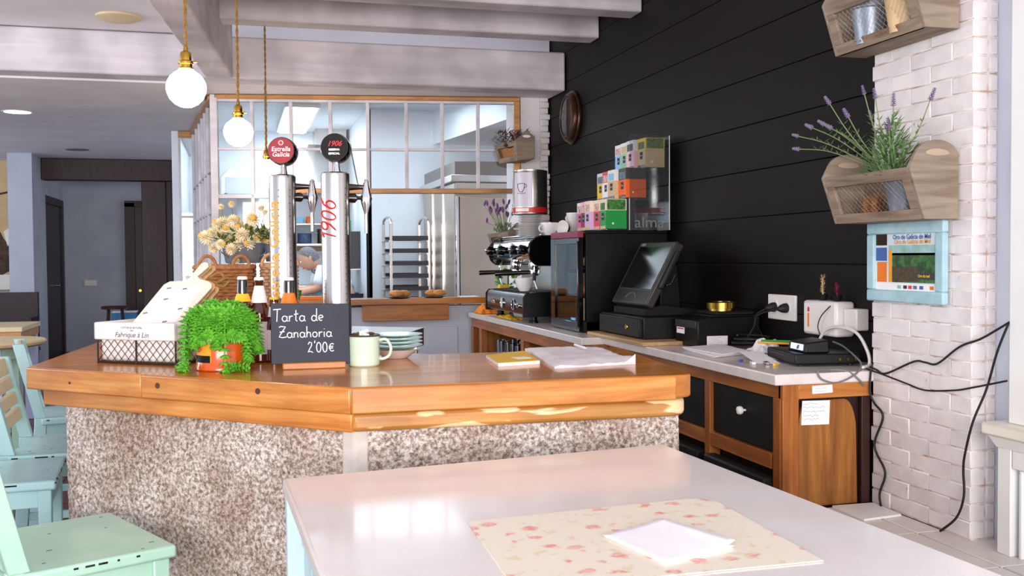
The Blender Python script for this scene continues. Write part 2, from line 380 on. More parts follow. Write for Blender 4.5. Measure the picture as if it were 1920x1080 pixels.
# ---- writing: font text as flat raised mesh, and hand strokes
def text(name, s, size, m, parent, org, ux, uy, align='CENTER', wrap=None, thick=0.0004, shear=0.0, world=True, sx=1.0, bold=0.0):
    cu = bpy.data.curves.new('t', 'FONT'); cu.body = s; cu.size = size; cu.align_x = align; cu.align_y = 'CENTER'; cu.shear = shear; cu.resolution_u = 3; cu.offset = bold
    o = bpy.data.objects.new('t', cu); COL.objects.link(o)
    dg = bpy.context.evaluated_depsgraph_get(); me = bpy.data.meshes.new_from_object(o.evaluated_get(dg))
    ux = V(ux).normalized(); uy = V(uy).normalized(); nn = ux.cross(uy); org = V(org); mb = MB()
    if wrap:
        bm = bmesh.new(); bm.from_mesh(me)
        for _ in range(4):
            bmesh.ops.triangulate(bm, faces=bm.faces)
            es = [e for e in bm.edges if e.calc_length() > .006]
            if not es: break
            bmesh.ops.subdivide_edges(bm, edges=es, cuts=1)
        bmesh.ops.triangulate(bm, faces=bm.faces); bm.to_mesh(me); bm.free()
    vs = []
    for v in me.vertices:
        x, y = v.co.x*sx, v.co.y
        if wrap:     # wrap = (axis centre, radius): bends the text around a vertical cylinder facing nn
            c, r = wrap; p = org + ux*x + uy*y; dd = (p-org); h = dd.z; tv = V((-nn.y, nn.x, 0)); a = dd.dot(tv)/r
            a0 = math.atan2(nn.y, nn.x); vs.append(V((c[0]+cos(a0+a)*r, c[1]+sin(a0+a)*r, org.z+h)))
        else: vs.append(org + ux*x + uy*y + nn*thick)
    mb.add(vs, [tuple(p.vertices) for p in me.polygons])
    bpy.data.objects.remove(o); bpy.data.curves.remove(cu); bpy.data.meshes.remove(me)
    return put(name, mb, m, parent, world=world, smooth=False)
ARC = lambda cx, cy, rx, ry, a0, a1, n=10: [(cx+rx*cos(R(a0+(a1-a0)*i/n)), cy+ry*sin(R(a0+(a1-a0)*i/n))) for i in range(n+1)]
GL = {
 'T': (0.62, [[(0, .96), (.62, 1.0)], [(.33, .98), (.28, 0)]]), 'a': (0.46, [ARC(.2, .22, .19, .22, 40, 360), [(.4, .42), (.38, .1), (.48, 0)]]),
 'r': (0.34, [[(.04, .45), (.05, 0)], [(.05, .25), (.16, .42), (.32, .42)]]), 't': (0.36, [[(.16, .9), (.14, .1), (.26, 0)], [(0, .55), (.34, .6)]]),
 'd': (0.48, [ARC(.2, .22, .19, .22, 30, 350), [(.42, 1.0), (.39, .1), (.48, 0)]]), 'e': (0.42, [[(.03, .2), (.36, .28)] + ARC(.2, .24, .18, .22, 20, 300)]),
 'Z': (0.62, [[(.02, .9), (.2, .98), (.56, .92), (.3, .55), (.02, .1), (.3, .02), (.66, .08)], [(.08, .5), (.48, .54)]]),
 'n': (0.46, [[(.04, .45), (.05, 0)], [(.05, .25), (.18, .44), (.34, .4), (.37, 0)]]), 'h': (0.46, [[(.06, .95), (.05, 0)], [(.05, .25), (.18, .44), (.34, .4), (.38, 0)]]),
 'o': (0.44, [ARC(.2, .22, .19, .22, 90, 450)]), 'i': (0.18, [[(.06, .45), (.07, 0)], [(.07, .66), (.08, .7)]]),
 '2': (0.5, [[(.04, .75), (.16, .96), (.36, .9), (.36, .65), (.02, .04), (.24, .1), (.48, 0)]]), "'": (0.16, [[(.1, 1.1), (.06, .85)]]),
 '0': (0.5, [ARC(.22, .46, .2, .46, 100, 460, 14)]), '€': (0.6, [ARC(.32, .42, .24, .36, 50, 310), [(0, .5), (.42, .52)], [(0, .34), (.4, .36)]]),
 '1': (0.3, [[(.02, .7), (.2, 1.0), (.2, 0)]]), '9': (0.5, [ARC(.22, .7, .19, .26, 0, 360, 12), [(.41, .72), (.36, .3), (.14, 0)]]),
 '6': (0.5, [[(.4, 1.0), (.14, .7), (.04, .32)] + ARC(.23, .27, .19, .26, 170, 530, 12)]), ' ': (0.35, []),
}
def strokes(s, org, ux, uy, size, r, mb=None, fn=None):
    mb = mb or MB(); x = 0; ux = V(ux).normalized(); uy = V(uy).normalized(); org = V(org)
    for ch in s:
        w, ls = GL.get(ch, (0.4, []))
        for l in ls:
            pts = [((x+p[0])*size, p[1]*size) for p in l]
            if fn:
                q = []
                for a, b in zip(pts[:-1], pts[1:]):
                    n = max(1, int(math.hypot(b[0]-a[0], b[1]-a[1])/.005)); q += [(a[0]+(b[0]-a[0])*i/n, a[1]+(b[1]-a[1])*i/n) for i in range(n)]
                pts = q+[pts[-1]]
            mb.tube([fn(*p) if fn else org + ux*p[0] + uy*p[1] for p in pts], r, 5)
        x += w+0.07
    return mb
def scribble(mb, org, ux, uy, w, n, lh, r=0.0007, seed=1):
    rg = random.Random(seed); ux = V(ux); uy = V(uy); org = V(org)
    for k in range(n):
        x = 0; pts = []; ww = w*rg.uniform(0.6, 1)
        while x < ww: pts.append(org + ux*x - uy*(k*lh - rg.uniform(-.25, .25)*lh)); x += w*0.05
        mb.tube(pts, r, 4)
    return mb
# ================================================================== SETTING
fl = struct('floor', MB().box(-4.5, 2.4, -0.5, 15, -0.05, -0.008), 'grout')
t0 = None
for i in range(13):
    for j in range(22):
        x, y = -2.75+i*0.33, 1.67+j*0.33
        if t0 is None:
            t0 = put('floor_tile', MB().box(-.162, .162, -.162, .162, -.012, 0), 'floor_dark', fl, 0.003, world=False); q = t0
        else: q = like(t0, fl)
        q.location = (x, y, 0)
# raised tiled ledge at the foot of the brick pillar
lg = struct('trim_1', MB().box(1.5, 2.235, 0.9, 3.09, 0, 0.330), 'grout')
t0 = None
for i in range(2):
    for j in range(6):
        if t0 is None: t0 = put('ledge_tile', MB().box(-.18, .18, -.18, .18, 0, .013), 'ledge_tile', lg, 0.003, world=False); q = t0
        else: q = like(t0, lg)
        q.location = (1.868-i*.366+.0, 2.905-j*.366, .330)
for j in range(6):
    q = put('ledge_tile', MB().box(2.055, 2.234 if j else 2.148, 2.725-j*.366, 3.085-j*.366, .330, .343), 'ledge_tile', lg, 0.003)
# black boarded wall
wr = struct('wall_right', MB().box(2.318, 2.40, 3.0, 7.5, 0, 3.4), 'black')
b0 = None
for k in range(-7, 9):
    z = 1.607 + 0.2135*k
    if b0 is None: b0 = put('wall_board', MB().box(2.30, 2.318, 3.0, 7.5, .0015, .212), 'black_board', wr, 0.002, world=False); q = b0
    else: q = like(b0, wr)
    q.location = (0, 0, z)
# white painted brick pillar in front of the black wall
wp = struct('wall_pillar', MB().box(2.1522, 2.32, 2.602, 3.094, 0.343, 3.0), 'mortar')
ph = 0.0545; bl = 0.20
for k in range(49):
    z = 0.345+k*ph; y = 2.598 if k % 2 == 0 else 2.598
    cuts = [2.598, 2.598+(.095 if k % 2 else .195)]
    while cuts[-1]+bl < 3.04: cuts.append(cuts[-1]+bl)
    cuts.append(3.097+random.uniform(-.006, .008))
    for a, b in zip(cuts[:-1], cuts[1:]):
        o = random.uniform(-.0025, .0025)
        put('brick', MB().box(2.149+o, 2.20, a+.001, b-.001, z+.0013, z+ph-.0013), 'white_brick', wp, 0.003, seg=1)
    put('brick', MB().box(2.203, 2.235, 2.597+random.uniform(-.002, .002), 2.68, z+.002, z+ph-.002), 'white_brick', wp, 0.004, seg=1)
ws = struct('wall_side', MB().box(2.236, 2.40, 0.4, 2.62, 0, 3.4), 'cool_plaster')
# white post, sill cap and panelled wainscot
wn = struct('trim_2', MB().box(2.15, 2.38, 0.9, 2.448, .727, 3.2), 'white_paint', 0.004)
put('sill_cap', MB().box(2.10, 2.38, 0.9, 2.502, .690, .727), 'cream_paint', wn, 0.007)
put('cap_moulding', MB().hexa([(2.135, .9, .655), (2.38, .9, .655), (2.38, 2.478, .655), (2.135, 2.478, .655)], [(2.115, .9, .690), (2.38, .9, .690), (2.38, 2.49, .690), (2.115, 2.49, .690)]), 'white_paint', wn)
put('wainscot_stile', MB().box(2.14, 2.38, 2.425, 2.478, .343, .655), 'white_paint', wn, 0.003)
put('wainscot_rail', MB().box(2.14, 2.38, .9, 2.42, .60, .655), 'white_paint', wn, 0.003)
put('wainscot_panel', MB().box(2.162, 2.38, .9, 2.419, .343, .598), 'pale_blue', wn, 0.003)
put('panel_bead', MB().box(2.150, 2.165, 2.392, 2.404, .343, .598), 'white_paint', wn, 0.003)
# far white pillar beside the kitchen window
fp = struct('wall_pier', MB().box(2.068, 2.215, 7.335, 7.75, 0, 2.42), 'plaster')
b0 = None
for k in range(36):
    x0 = 2.219+random.uniform(-.003, .003); x1 = 2.292+random.uniform(-.012, .006); z = .82+k*.0445
    put('brick', MB().box(x0, x1, 7.33, 7.5, z+.002, z+.0425), 'white_brick', fp, 0.004, seg=1)
put('mortar_core', MB().box(2.215, 2.285, 7.345, 7.75, 0, 2.42), 'mortar', fp)
# low wall under the pass
lw = struct('wall_pass', MB().box(-.08, 2.0, 7.46, 7.60, 0, .855), 'cool_plaster')
put('recess_panel', MB().box(.86, 1.60, 7.455, 7.462, .0, .70), 'cool_plaster', lw, .003)
# ceilings
hc = struct('ceiling', MB().prism([(-4.5, 7.06), (2.29, 7.06), (2.29, 7.40), (-.10, 7.70), (-.36, 9.95), (-.50, 13.1), (-4.5, 13.1)], 2.405, 2.5), 'plaster')
struct('ceiling_upper', MB().prism([(-.16, 7.1), (2.40, 7.1), (2.40, .5), (-.75, .5)], 2.80, 2.9), 'plaster')
struct('ceiling_left', MB().prism([(-4.5, 7.1), (-.10, 7.1), (-.70, .5), (-4.5, .5)], 2.68, 2.79), 'plaster')
struct('wall_upper', MB().box(-4.5, 2.285, 7.30, 7.42, 2.5, 2.86), 'plaster')
sof = struct('trim_3', MB().box(-4.5, -.20, 7.16, 8.55, 2.388, 2.404), 'plaster')
# beams
struct('trim_4', MB().box(-4.5, 2.292, 6.945, 7.16, 2.40, 2.675), 'white_beam', 0.012)
struct('trim_5', MB().box(-0.10, 2.297, 6.25, 6.42, 2.632, 2.80), 'white_beam', 0.01)
struct('trim_6', MB().box(-0.15, 2.297, 5.53, 5.70, 2.632, 2.80), 'white_beam', 0.01)
struct('trim_7', MB().box(-0.2, 2.297, 4.80, 4.97, 2.632, 2.80), 'white_beam', 0.01)
struct('trim_8', MB().prism([(-.172, 6.945), (0.0, 6.945), (-.49, 2.1), (-.665, 2.1)], 2.40, 2.80), 'white_beam_y', 0.012)
# kitchen shell
struct('wall_kitchen_back', MB().box(-.6, 1.5, 12.2, 12.3, 0, 2.75), 'kitchen_wall')
struct('wall_kitchen_inner', MB().box(1.287, 3.3, 10.2, 10.3, 0, 2.75), 'kitchen_wall')
struct('wall_kitchen_return', MB().box(1.287, 1.32, 10.2, 12.2, 0, 2.75), 'kitchen_wall')
struct('wall_kitchen_right', MB().box(3.2, 3.3, 7.6, 10.3, 0, 2.75), 'kitchen_wall')
struct('wall_kitchen_left', MB().box(-.56, -.50, 9.95, 12.3, 0, 2.75), 'kitchen_wall')
struct('ceiling_kitchen', MB().prism([(-.08, 7.70), (2.29, 7.38), (3.3, 7.38), (3.3, 12.3), (-.56, 12.3), (-.40, 9.95)], 2.70, 2.78), 'kitchen_wall')
struct('trim_9', MB().prism([(1.95, 10.2), (3.2, 10.2), (3.2, 7.7), (2.25, 7.7)], 2.36, 2.70), 'kitchen_wall')
# hall
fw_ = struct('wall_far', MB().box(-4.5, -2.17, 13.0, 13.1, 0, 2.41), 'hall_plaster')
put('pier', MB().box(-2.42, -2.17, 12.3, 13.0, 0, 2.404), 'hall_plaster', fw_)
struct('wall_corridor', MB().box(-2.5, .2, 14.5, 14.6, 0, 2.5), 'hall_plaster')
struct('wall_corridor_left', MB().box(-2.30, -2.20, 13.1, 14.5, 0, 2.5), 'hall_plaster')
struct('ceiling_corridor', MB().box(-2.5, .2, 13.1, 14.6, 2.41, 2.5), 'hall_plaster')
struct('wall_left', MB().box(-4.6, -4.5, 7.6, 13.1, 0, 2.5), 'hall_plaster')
tl = struct('trim_10', MB().box(-2.17, -.56, 12.84, 13.02, 2.15, 2.403), 'dark_timber', 0.008)
put('timber_post', MB().box(-1.075, -.80, 12.86, 13.02, 0, 2.15), 'dark_timber', tl, 0.008)
put('timber_post', MB().box(-.74, -.56, 12.86, 13.02, 0, 2.15), 'dark_timber', tl, 0.008)
put('timber_infill', MB().box(-.80, -.74, 12.93, 13.0, 0, 2.15), 'dark_door', tl)
d1 = struct('door_1', MB().box(-2.205, -2.19, 13.12, 14.28, 0, 1.90), 'dark_door', 0.004)
put('door_frame', MB().box(-2.2, -2.17, 14.28, 14.40, 0, 1.99), 'dark_timber', d1)
put('door_frame', MB().box(-2.2, -2.17, 13.12, 14.28, 1.90, 1.99), 'dark_timber', d1)
put('door_handle', MB().cyl((-2.19, 13.75, .90), (-2.13, 13.75, .90), .018), 'chrome', d1)
d2_ = struct('door_2', MB().box(-1.30, -.60, 14.46, 14.49, 0, 1.92), 'dark_door', 0.004)
put('door_frame', MB().box(-1.425, -1.30, 14.44, 14.5, 0, 1.97), 'dark_timber', d2_)
put('door_frame', MB().box(-1.425, -.5, 14.44, 14.5, 1.92, 2.0), 'dark_timber', d2_)
put('door_handle', MB().cyl((-1.24, 14.46, .80), (-1.24, 14.40, .80), .018), 'brass', d2_)

# kitchen window: oak frame, painted glazing bars, panes
A2, B2 = V((-.13, 7.667, 0)), V((2.06, 7.34, 0)); ub = (B2-A2).normalized(); nb = V((ub.y, -ub.x, 0)); Lw = (B2-A2).length
def wbar(name, s0, s1, z0, z1, d, m, par, bev=.003, A=A2, u=ub, n=nb):
    c = A + u*(s0+s1)/2; return put(name, MB().obox((c.x, c.y, (z0+z1)/2), u*(s1-s0), n*d, (0, 0, z1-z0)), m, par, bev)
ss = [s*Lw for s in (0, .118, .243, .371, .493, .620, .739, .859, .985)]
w1 = struct('window_1')
wbar('head_rail', 0, Lw, 2.372, 2.40, .07, 'frame_orange', w1)
wbar('head_bar', 0, Lw, 2.352, 2.372, .045, 'white_beam', w1)
wbar('bottom_rail', ss[2]-.02, Lw, 1.690, 1.725, .08, 'frame_orange', w1)
wbar('side_stile', Lw-.045, Lw, 1.69, 2.372, .08, 'frame_orange', w1)
wbar('middle_bar', 0, Lw-.04, 2.003, 2.022, .035, 'white_beam', w1)
for k in range(8):
    z0 = .93 if k < 2 else 1.725
    w_ = .04 if k == 0 else .026
    wbar('glazing_bar', ss[k]-w_/2, ss[k]+w_/2, z0, 2.352, .045, 'white_beam', w1)
    a, b = ss[k]+w_/2, ss[k+1]-.013
    wbar('pane', a, b, 2.022, 2.352, .005, 'glass', w1, 0); wbar('pane', a, b, z0, 2.003, .005, 'glass', w1, 0)
wbar('low_bar', 0, ss[2], 1.655, 1.685, .045, 'white_beam', w1)
wbar('corner_post', -.03, .02, .855, 2.40, .07, 'white_beam', w1)
A3, B3 = V((-.145, 7.70, 0)), V((-.361, 9.92, 0)); u3 = (B3-A3).normalized(); n3 = V((u3.y, -u3.x, 0)); L3 = (B3-A3).length
w2 = struct('window_2')
wbar('head_rail', 0, L3, 2.37, 2.40, .07, 'frame_orange', w2, A=A3, u=u3, n=n3)
for z in (1.55, 1.86): wbar('cross_bar', 0, L3, z, z+.02, .035, 'white_beam', w2, A=A3, u=u3, n=n3)
sp = [0.02]+[L3*s for s in (.19, .323, .466, .62, .786, .985)]
for k in range(7):
    wbar('glazing_bar', sp[k]-.015, sp[k]+.015, .90, 2.37, .04, 'white_beam', w2, A=A3, u=u3, n=n3)
    if k < 6: wbar('pane', sp[k]+.015, sp[k+1]-.015, .90, 2.37, .005, 'glass', w2, 0, A=A3, u=u3, n=n3)
put('low_panel', MB().obox(((A3+B3)/2+V((0, 0, .45))), u3*L3, n3*.08, (0, 0, .9)), 'cool_plaster', w2)
w3 = struct('window_3')
put('frame', MB().box(-.50, -.355, 9.9, 9.95, 2.34, 2.40), 'frame_orange', w3); put('frame', MB().box(-.50, -.48, 9.9, 9.95, 0, 2.34), 'white_beam', w3)
put('cross_bar', MB().box(-.48, -.36, 9.9, 9.95, 1.60, 1.62), 'white_beam', w3)
put('pane', MB().box(-.48, -.36, 9.922, 9.928, .0, 2.34), 'glass', w3)
# ================================================================== BAR COUNTER
bar = thing('bar_counter', 'granite-faced bar counter with a thick varnished oak top', 'bar', (.28, 2.9, 0))
def stone(p0, p1, z0, z1, amp=.007, res=.012, th=.06, seed=0):
    p0 = V((*p0, 0)); p1 = V((*p1, 0)); u = (p1-p0).normalized(); n = V((u.y, -u.x, 0)); L = (p1-p0).length
    nx = max(2, int(L/res)); nz = max(2, int((z1-z0)/res)); vs = []; fs = []
    for j in range(nz+1):
        for i in range(nx+1):
            q = p0 + u*(L*i/nx); q.z = z0+(z1-z0)*j/nz
            h = noise.noise(q*38+V((seed, 0, 0)))*.6 + noise.noise(q*14)*.8 + noise.noise(q*90)*.3
            e = min(i, nx-i, j, nz-j)/3.0; e = min(1, e)
            vs.append(q + n*(amp*h - (1-e)*.008))
    fs = [(j*(nx+1)+i, j*(nx+1)+i+1, (j+1)*(nx+1)+i+1, (j+1)*(nx+1)+i) for j in range(nz) for i in range(nx)]
    k = len(vs); vs += [V((p0.x, p0.y, z0))-n*th, V((p1.x, p1.y, z0))-n*th, V((p1.x, p1.y, z1))-n*th, V((p0.x, p0.y, z1))-n*th]
    fs += [(k, k+3, k+2, k+1)]
    fs += [tuple(range(0, nx+1)) + (k+1, k), tuple(range(nz*(nx+1), nz*(nx+1)+nx+1))[::-1] + (k+3, k+2)]
    fs += [tuple(j*(nx+1) for j in range(nz, -1, -1)) + (k, k+3), tuple(j*(nx+1)+nx for j in range(nz+1)) + (k+2, k+1)]
    return MB().add(vs, fs)
put('stone_panel', stone((-.506, 3.292), (.255, 2.580), 0, .786), 'granite', bar)
put('stone_panel', stone((.315, 2.558), (1.171, 2.560), 0, .786, seed=5), 'granite', bar)
put('stone_panel', stone((1.171, 2.563), (1.235, 3.20), 0, .786, res=.02, seed=9), 'granite', bar)
put('stone_panel', stone((-.36, 5.2), (-.506, 3.296), 0, .786, res=.02, seed=13), 'granite', bar)
put('mortar_joint', MB().prism([(.253, 2.586), (.281, 2.562), (.317, 2.562), (.33, 2.63), (.27, 2.66)], 0, .786), 'mortar_strip', bar, .006)
put('inner_wall', MB().prism([(.60, 3.20), (1.20, 3.20), (1.20, 3.12), (.58, 3.12)], 0, .786).prism([(.24, 3.5), (.58, 3.12), (.50, 3.08), (.18, 3.46)], 0, .786).prism([(.24, 3.5), (.18, 3.46), (.18, 5.2), (.24, 5.2)], 0, .786), 'oak_panel', bar)
def rc(p, a, b, r, n=6):    # rounded plan corner at p between directions a, b
    p = V((*p, 0)); a = V((*a, 0)).normalized(); b = V((*b, 0)).normalized(); q0 = p+a*r; q1 = p+b*r
    return [tuple((q0*(1-t)**2 + p*2*t*(1-t) + q1*t*t).xy) for t in [i/n for i in range(n+1)]]
upper = [(-.609, 3.307), (.267, 2.508)] + rc((1.184, 2.494), (-1, 0), (.13, .99), .05) + rc((1.29, 3.30), (-.13, -.99), (-1, 0), .04) + [(.62, 3.29), (.36, 3.62), (.36, 5.3), (-.42, 5.3)]
put('counter_top', MB().prism(upper, .838, .900), 'bar_top', bar, .006, seg=3)
def edge(name, p0, p1, z0, z1, t, m, out=.004, bev=.004):
    p0 = V((*p0, 0)); p1 = V((*p1, 0)); u = (p1-p0).normalized(); n = V((u.y, -u.x, 0))
    c = (p0+p1)/2 + n*(out-t/2); c.z = (z0+z1)/2
    mb = MB().obox((0, 0, 0), ((p1-p0).length, 0, 0), (0, t, 0), (0, 0, z1-z0))
    o = put(name, mb, m, bar, bev, world=False); o.location = c - V((.28, 2.9, 0)); o.rotation_euler = (0, 0, math.atan2(u.y, u.x)); return o
L0, S0 = V((-.609, 3.307)), V((.267, 2.508)); mid = L0 + (S0-L0)*.40
edge('edge_plank', L0, mid, .834, .8985, .04, 'bar_edge'); edge('edge_plank', mid+(S0-L0)*.0015, S0, .834, .8985, .04, 'bar_edge')
edge('edge_plank', (.269, 2.507), (1.13, 2.4955), .834, .8985, .04, 'bar_edge')
edge('lower_plank', L0+V((.045, -.012)), S0+V((.003, .012)), .786, .833, .06, 'bar_edge', out=0)
lo = [(.27, 2.521), (.27, 2.60)] + [(1.12, 2.60)] + rc((1.172, 2.507), (.13, .99), (-1, 0), .07)
put('lower_plank', MB().prism([(.271, 2.521), (1.08, 2.508)] + rc((1.176, 2.507), (-1, 0), (.13, .99), .07) + [(1.19, 2.62), (.271, 2.62)], .786, .833), 'bar_edge_worn', bar, .012, seg=3)
for tt, zz, r in ((.455, .872, .008), (.755, .876, .008), (.16, .862, .004)):
    p = L0 + (S0-L0)*tt; nrm = V((-.674, -.739)); q = p + nrm*.0035
    put('wood_plug', MB().cyl((q.x, q.y, zz), (q.x+nrm.x*.002, q.y+nrm.y*.002, zz), r), 'plug', bar)

# ---------------- beer towers
def tower(x, y, r, h, ztap, lab, disc_txt, side):
    t = thing('beer_tower', lab, 'beer tap', (x, y, .90), 0)
    put('column', MB().lathe([(r*1.15, .90), (r*1.15, .915), (r, .92), (r, h-.012), (r*.97, h-.004), (r*.85, h)], (x, y, 0), 32), 'steel', t)
    put('medallion_stem', MB().lathe([(.014, h-.002), (.011, h+.012), (.009, h+.03)], (x+.004, y, 0), 16), 'chrome', t)
    nd = V((-.30, -.95, .06)).normalized(); rd = .044; dc = V((x+.004, y, h+.073))
    put('medallion', MB().lathe([(rd*.2, -.026), (rd*.96, -.026), (rd, -.020), (rd, .020), (rd*.96, .026), (rd*.9, .026)], dc, 36, nd), 'dark_chrome', t)
    face = put('medallion_face', MB().lathe([(rd*.92, .0262), (rd*.92, .0275)], dc, 36, nd), disc_txt[0], t)
    ux = V((-nd.y, nd.x, 0)).normalized()*1; ux = V((.95, -.30, 0)).normalized(); uy = nd.cross(ux).normalized(); uy = uy if uy.z > 0 else -uy
    for s, sz, dx, dy, m, sh in disc_txt[1]:
        text('lettering', s, sz, m, face, dc + nd*.0278 + ux*dx + uy*dy, ux, uy, thick=.0003, shear=sh, bold=.0004)
    if disc_txt[2]: put('emblem', MB().lathe([(.008, .0276), (.008, .0284)], dc+uy*.024, 20, nd), 'cream_paint', face); put('emblem_ring', MB().lathe([(.0055, .0284), (.0055, .0288)], dc+uy*.024, 20, nd), 'red', face)
    xs = x + r
    put('tap_shank', MB().lathe([(.011, 0), (.009, .02), (.007, .045), (.008, .058)], (xs-.004, y, ztap), 16, (1, 0, 0)), 'dark_chrome', t)
    put('tap_collar', MB().lathe([(.012, 0), (.015, .008), (.015, .02), (.008, .026)], (xs-.004, y-.004, ztap-.034), 18, (1, 0, 0)), 'black_gloss', t)
    tx = xs + .050
    hd = put('tap_body', MB().lathe([(.004, .024), (.008, .018), (.009, .006), (.013, -.012), (.0175, -.032), (.016, -.048), (.010, -.068), (.007, -.078), (.0055, -.085), (.0055, -.142), (.004, -.143)][::-1], (tx, y, ztap), 18), 'chrome', t)
    put('tap_lever', MB().tube([(xs+.010, y-.004, ztap-.033), (tx-.004, y, ztap-.034)], .006, 10), 'dark_chrome', t)
    put('tap_knob', MB().sph((tx+.012, y, ztap-.036), .007), 'chrome', t)
    d = MB()
    for a in side['dots']:
        for k in range(26):
            z = .93 + k*(h-.96)/26; ca, sa = cos(R(a)), sin(R(a)); d.cyl((x+ca*(r-.001), y+sa*(r-.001), z), (x+ca*(r+.0008), y+sa*(r+.0008), z), .0016, n=6)
    put('rivet_row', d, 'grey_plastic', t, kind='stuff')
    return t, rd
ta, _ = tower(.1455, 3.30, .042, 1.483, 1.447, 'steel beer tower with a red round medallion, nearer the hanging bulbs', ('crimson', [('Estrella', .0205, 0, .004, 'white_plastic', .1), ('Galicia', .0205, 0, -.013, 'white_plastic', .1), ('CERVEZAS', .006, 0, -.028, 'red', 0)], True), dict(dots=(-60, -110)))
nn = V((-.72, -.70, 0)).normalized()
text('column_lettering', 'Estrella Galicia', .056, 'amber_label', ta, V((.1455, 3.30, 1.235))+nn*.0425, (0, 0, 1), V((0, 0, 1)).cross(nn)*-1, wrap=((.1455, 3.30), .0426), bold=.0006)
tb, _ = tower(.297, 3.15, .0435, 1.481, 1.437, 'steel beer tower with a black round medallion and red digits', ('black_matt', [('1906', .022, 0, .010, 'red', .35), ('RESERVA', .0085, 0, -.008, 'white_plastic', 0), ('ESPECIAL', .0085, 0, -.020, 'white_plastic', 0)], False), dict(dots=(-52, -100, -150)))
a0 = R(-133); rr = .0442
put('column_lettering', strokes('1906', (0, 0, 0), (1, 0, 0), (0, 1, 0), .058, .0030, fn=lambda u, v: V((.297+cos(a0-(v-.029)/rr*-1)*rr*1.0, 3.15+sin(a0-(v-.029)/rr*-1)*rr, 1.275+u))) if False else
    strokes('1906', (0, 0, 0), (1, 0, 0), (0, 1, 0), .060, .0028, fn=lambda u, v: V((.297+cos(a0-(v-.03)/rr)*rr, 3.15+sin(a0-(v-.03)/rr)*rr, 1.272+u*1.0+v*.25))), 'red', tb)

# ---------------- chalkboard sign
sg = thing('chalkboard_sign', 'small slate chalkboard price sign standing in a wooden foot', 'sign', (.207, 2.99, .90))
put('foot', MB().box(.124, .304, 2.966, 3.022, .90, .919), 'oak_x', sg, .003)
bd = put('board', MB().slab([(.0935, 2.986, .915), (.3175, 2.986, .909), (.3185, 3.000, 1.085), (.0945, 3.000, 1.090)], (0, .006, 0)), 'slate', sg, .0015)
fnb = lambda ox, oz: (lambda u, v: V((ox+u, 2.9855+(oz+v-.915)*.0805, oz+v)))
put('chalk_line', strokes('Tarta de', 0*V((1, 1, 1)), (1, 0, 0), (0, 0, 1), .036, .0017, fn=fnb(.101, 1.037)), 'chalk', bd)
put('chalk_line', strokes('Zanahoria', 0*V((1, 1, 1)), (1, 0, 0), (0, 0, 1), .034, .0017, fn=fnb(.116, .990)), 'chalk', bd)
put('chalk_line', strokes("2'00€", 0*V((1, 1, 1)), (1, 0, 0), (0, 0, 1), .031, .0017, fn=fnb(.197, .946)), 'chalk', bd)
put('dark_backing', MB().box(.312, .326, 3.006, 3.012, .912, 1.08), 'black_matt', sg, .001)

# ---------------- enamel mug and its sugar sachets
mg = thing('enamel_mug', 'pale green enamel mug beside the chalkboard sign', 'mug', (.362, 3.005, .90))
put('body', MB().lathe([(.040, .90), (.0445, .904), (.0455, .915), (.0455, .986), (.0465, .990), (.0445, .990), (.0435, .986), (.0435, .912), (.001, .908)], (.362, 3.005, 0), 36, closed=False), 'enamel', mg)
put('rim', MB().lathe([(.0465, .988), (.0472, .9905), (.0460, .993), (.0438, .991)], (.362, 3.005, 0), 36, closed=True), 'enamel_rim', mg)
put('handle', MB().tube(smoothpts([(.404, 3.0, .975), (.426, 2.995, .977), (.439, 2.992, .955), (.434, 2.993, .930), (.415, 2.997, .920), (.404, 3.0, .924)]), .0045, 8), 'enamel', mg)
rg = random.Random(3); t0 = None
for k in range(11):
    mb = MB().obox((0, 0, 0), (.030, 0, 0), (0, .012, 0), (0, 0, .006)); 
    if t0 is None: q = t0 = solo('sugar_sachet', mb, 'paper', 'small sugar sachet heaped in the pale green mug', 'sachet', (0, 0, 0), .002, 'sugar sachets in the enamel mug')
    else: q = t0.copy(); COL.objects.link(q); q.data = t0.data if k % 2 else q.data
    a = k*2.4; q.location = (.362+.022*cos(a)*(k % 3 > 0), 3.005+.022*sin(a)*(k % 3 > 0), .982+.010*(k % 3 == 0)+.002*(k % 2)+(.008 if k == 9 else 0))
    q.rotation_euler = (rg.uniform(-.35, .35), rg.uniform(-.5, .5), a)
t1 = None
for k in range(3):
    if t1 is None: q = t1 = solo('coffee_sweet', MB().sph((0, 0, 0), .010, (1.2, .9, .6), 10, 6), 'bottle_brown', 'dark brown sweet lying on the sachets in the mug', 'sweet', (0, 0, 0), 0, 'sweets in the enamel mug')
    else: q = t1.copy(); COL.objects.link(q)
    a = .6+k*1.3; q.location = (.362+.026*cos(a), 3.005+.026*sin(a), .993+.002*(k % 2))

# ---------------- stack of plates on a bowl
bw = solo('white_bowl', MB().lathe([(.035, .90), (.040, .902), (.060, .918), (.078, .930), (.074, .930), (.055, .918), (.001, .910)], (.485, 3.205, 0), 36), 'white_gloss', 'white bowl under the stack of mint plates', 'bowl', (.485, 3.205, .90))
pos = ['bottom', 'second lowest', 'second highest', 'topmost']; p0 = None
for k in range(4):
    z = .931 + k*.0115
    if p0 is None:
        p0 = solo('dessert_plate', MB().lathe([(.045, .931), (.050, .932), (.086, .941), (.087, .943), (.084, .943), (.048, .935), (.001, .934)], (.485, 3.205, 0), 40), 'plate_mint', 'mint patterned plate, bottom of the stack on the white bowl', 'plate', (.485, 3.205, .931), 0, 'mint plates stacked on the bar'); q = p0
    else:
        q = p0.copy(); COL.objects.link(q); q.location.z = z; q['label'] = 'mint patterned plate, %s of the stack on the white bowl' % pos[k]

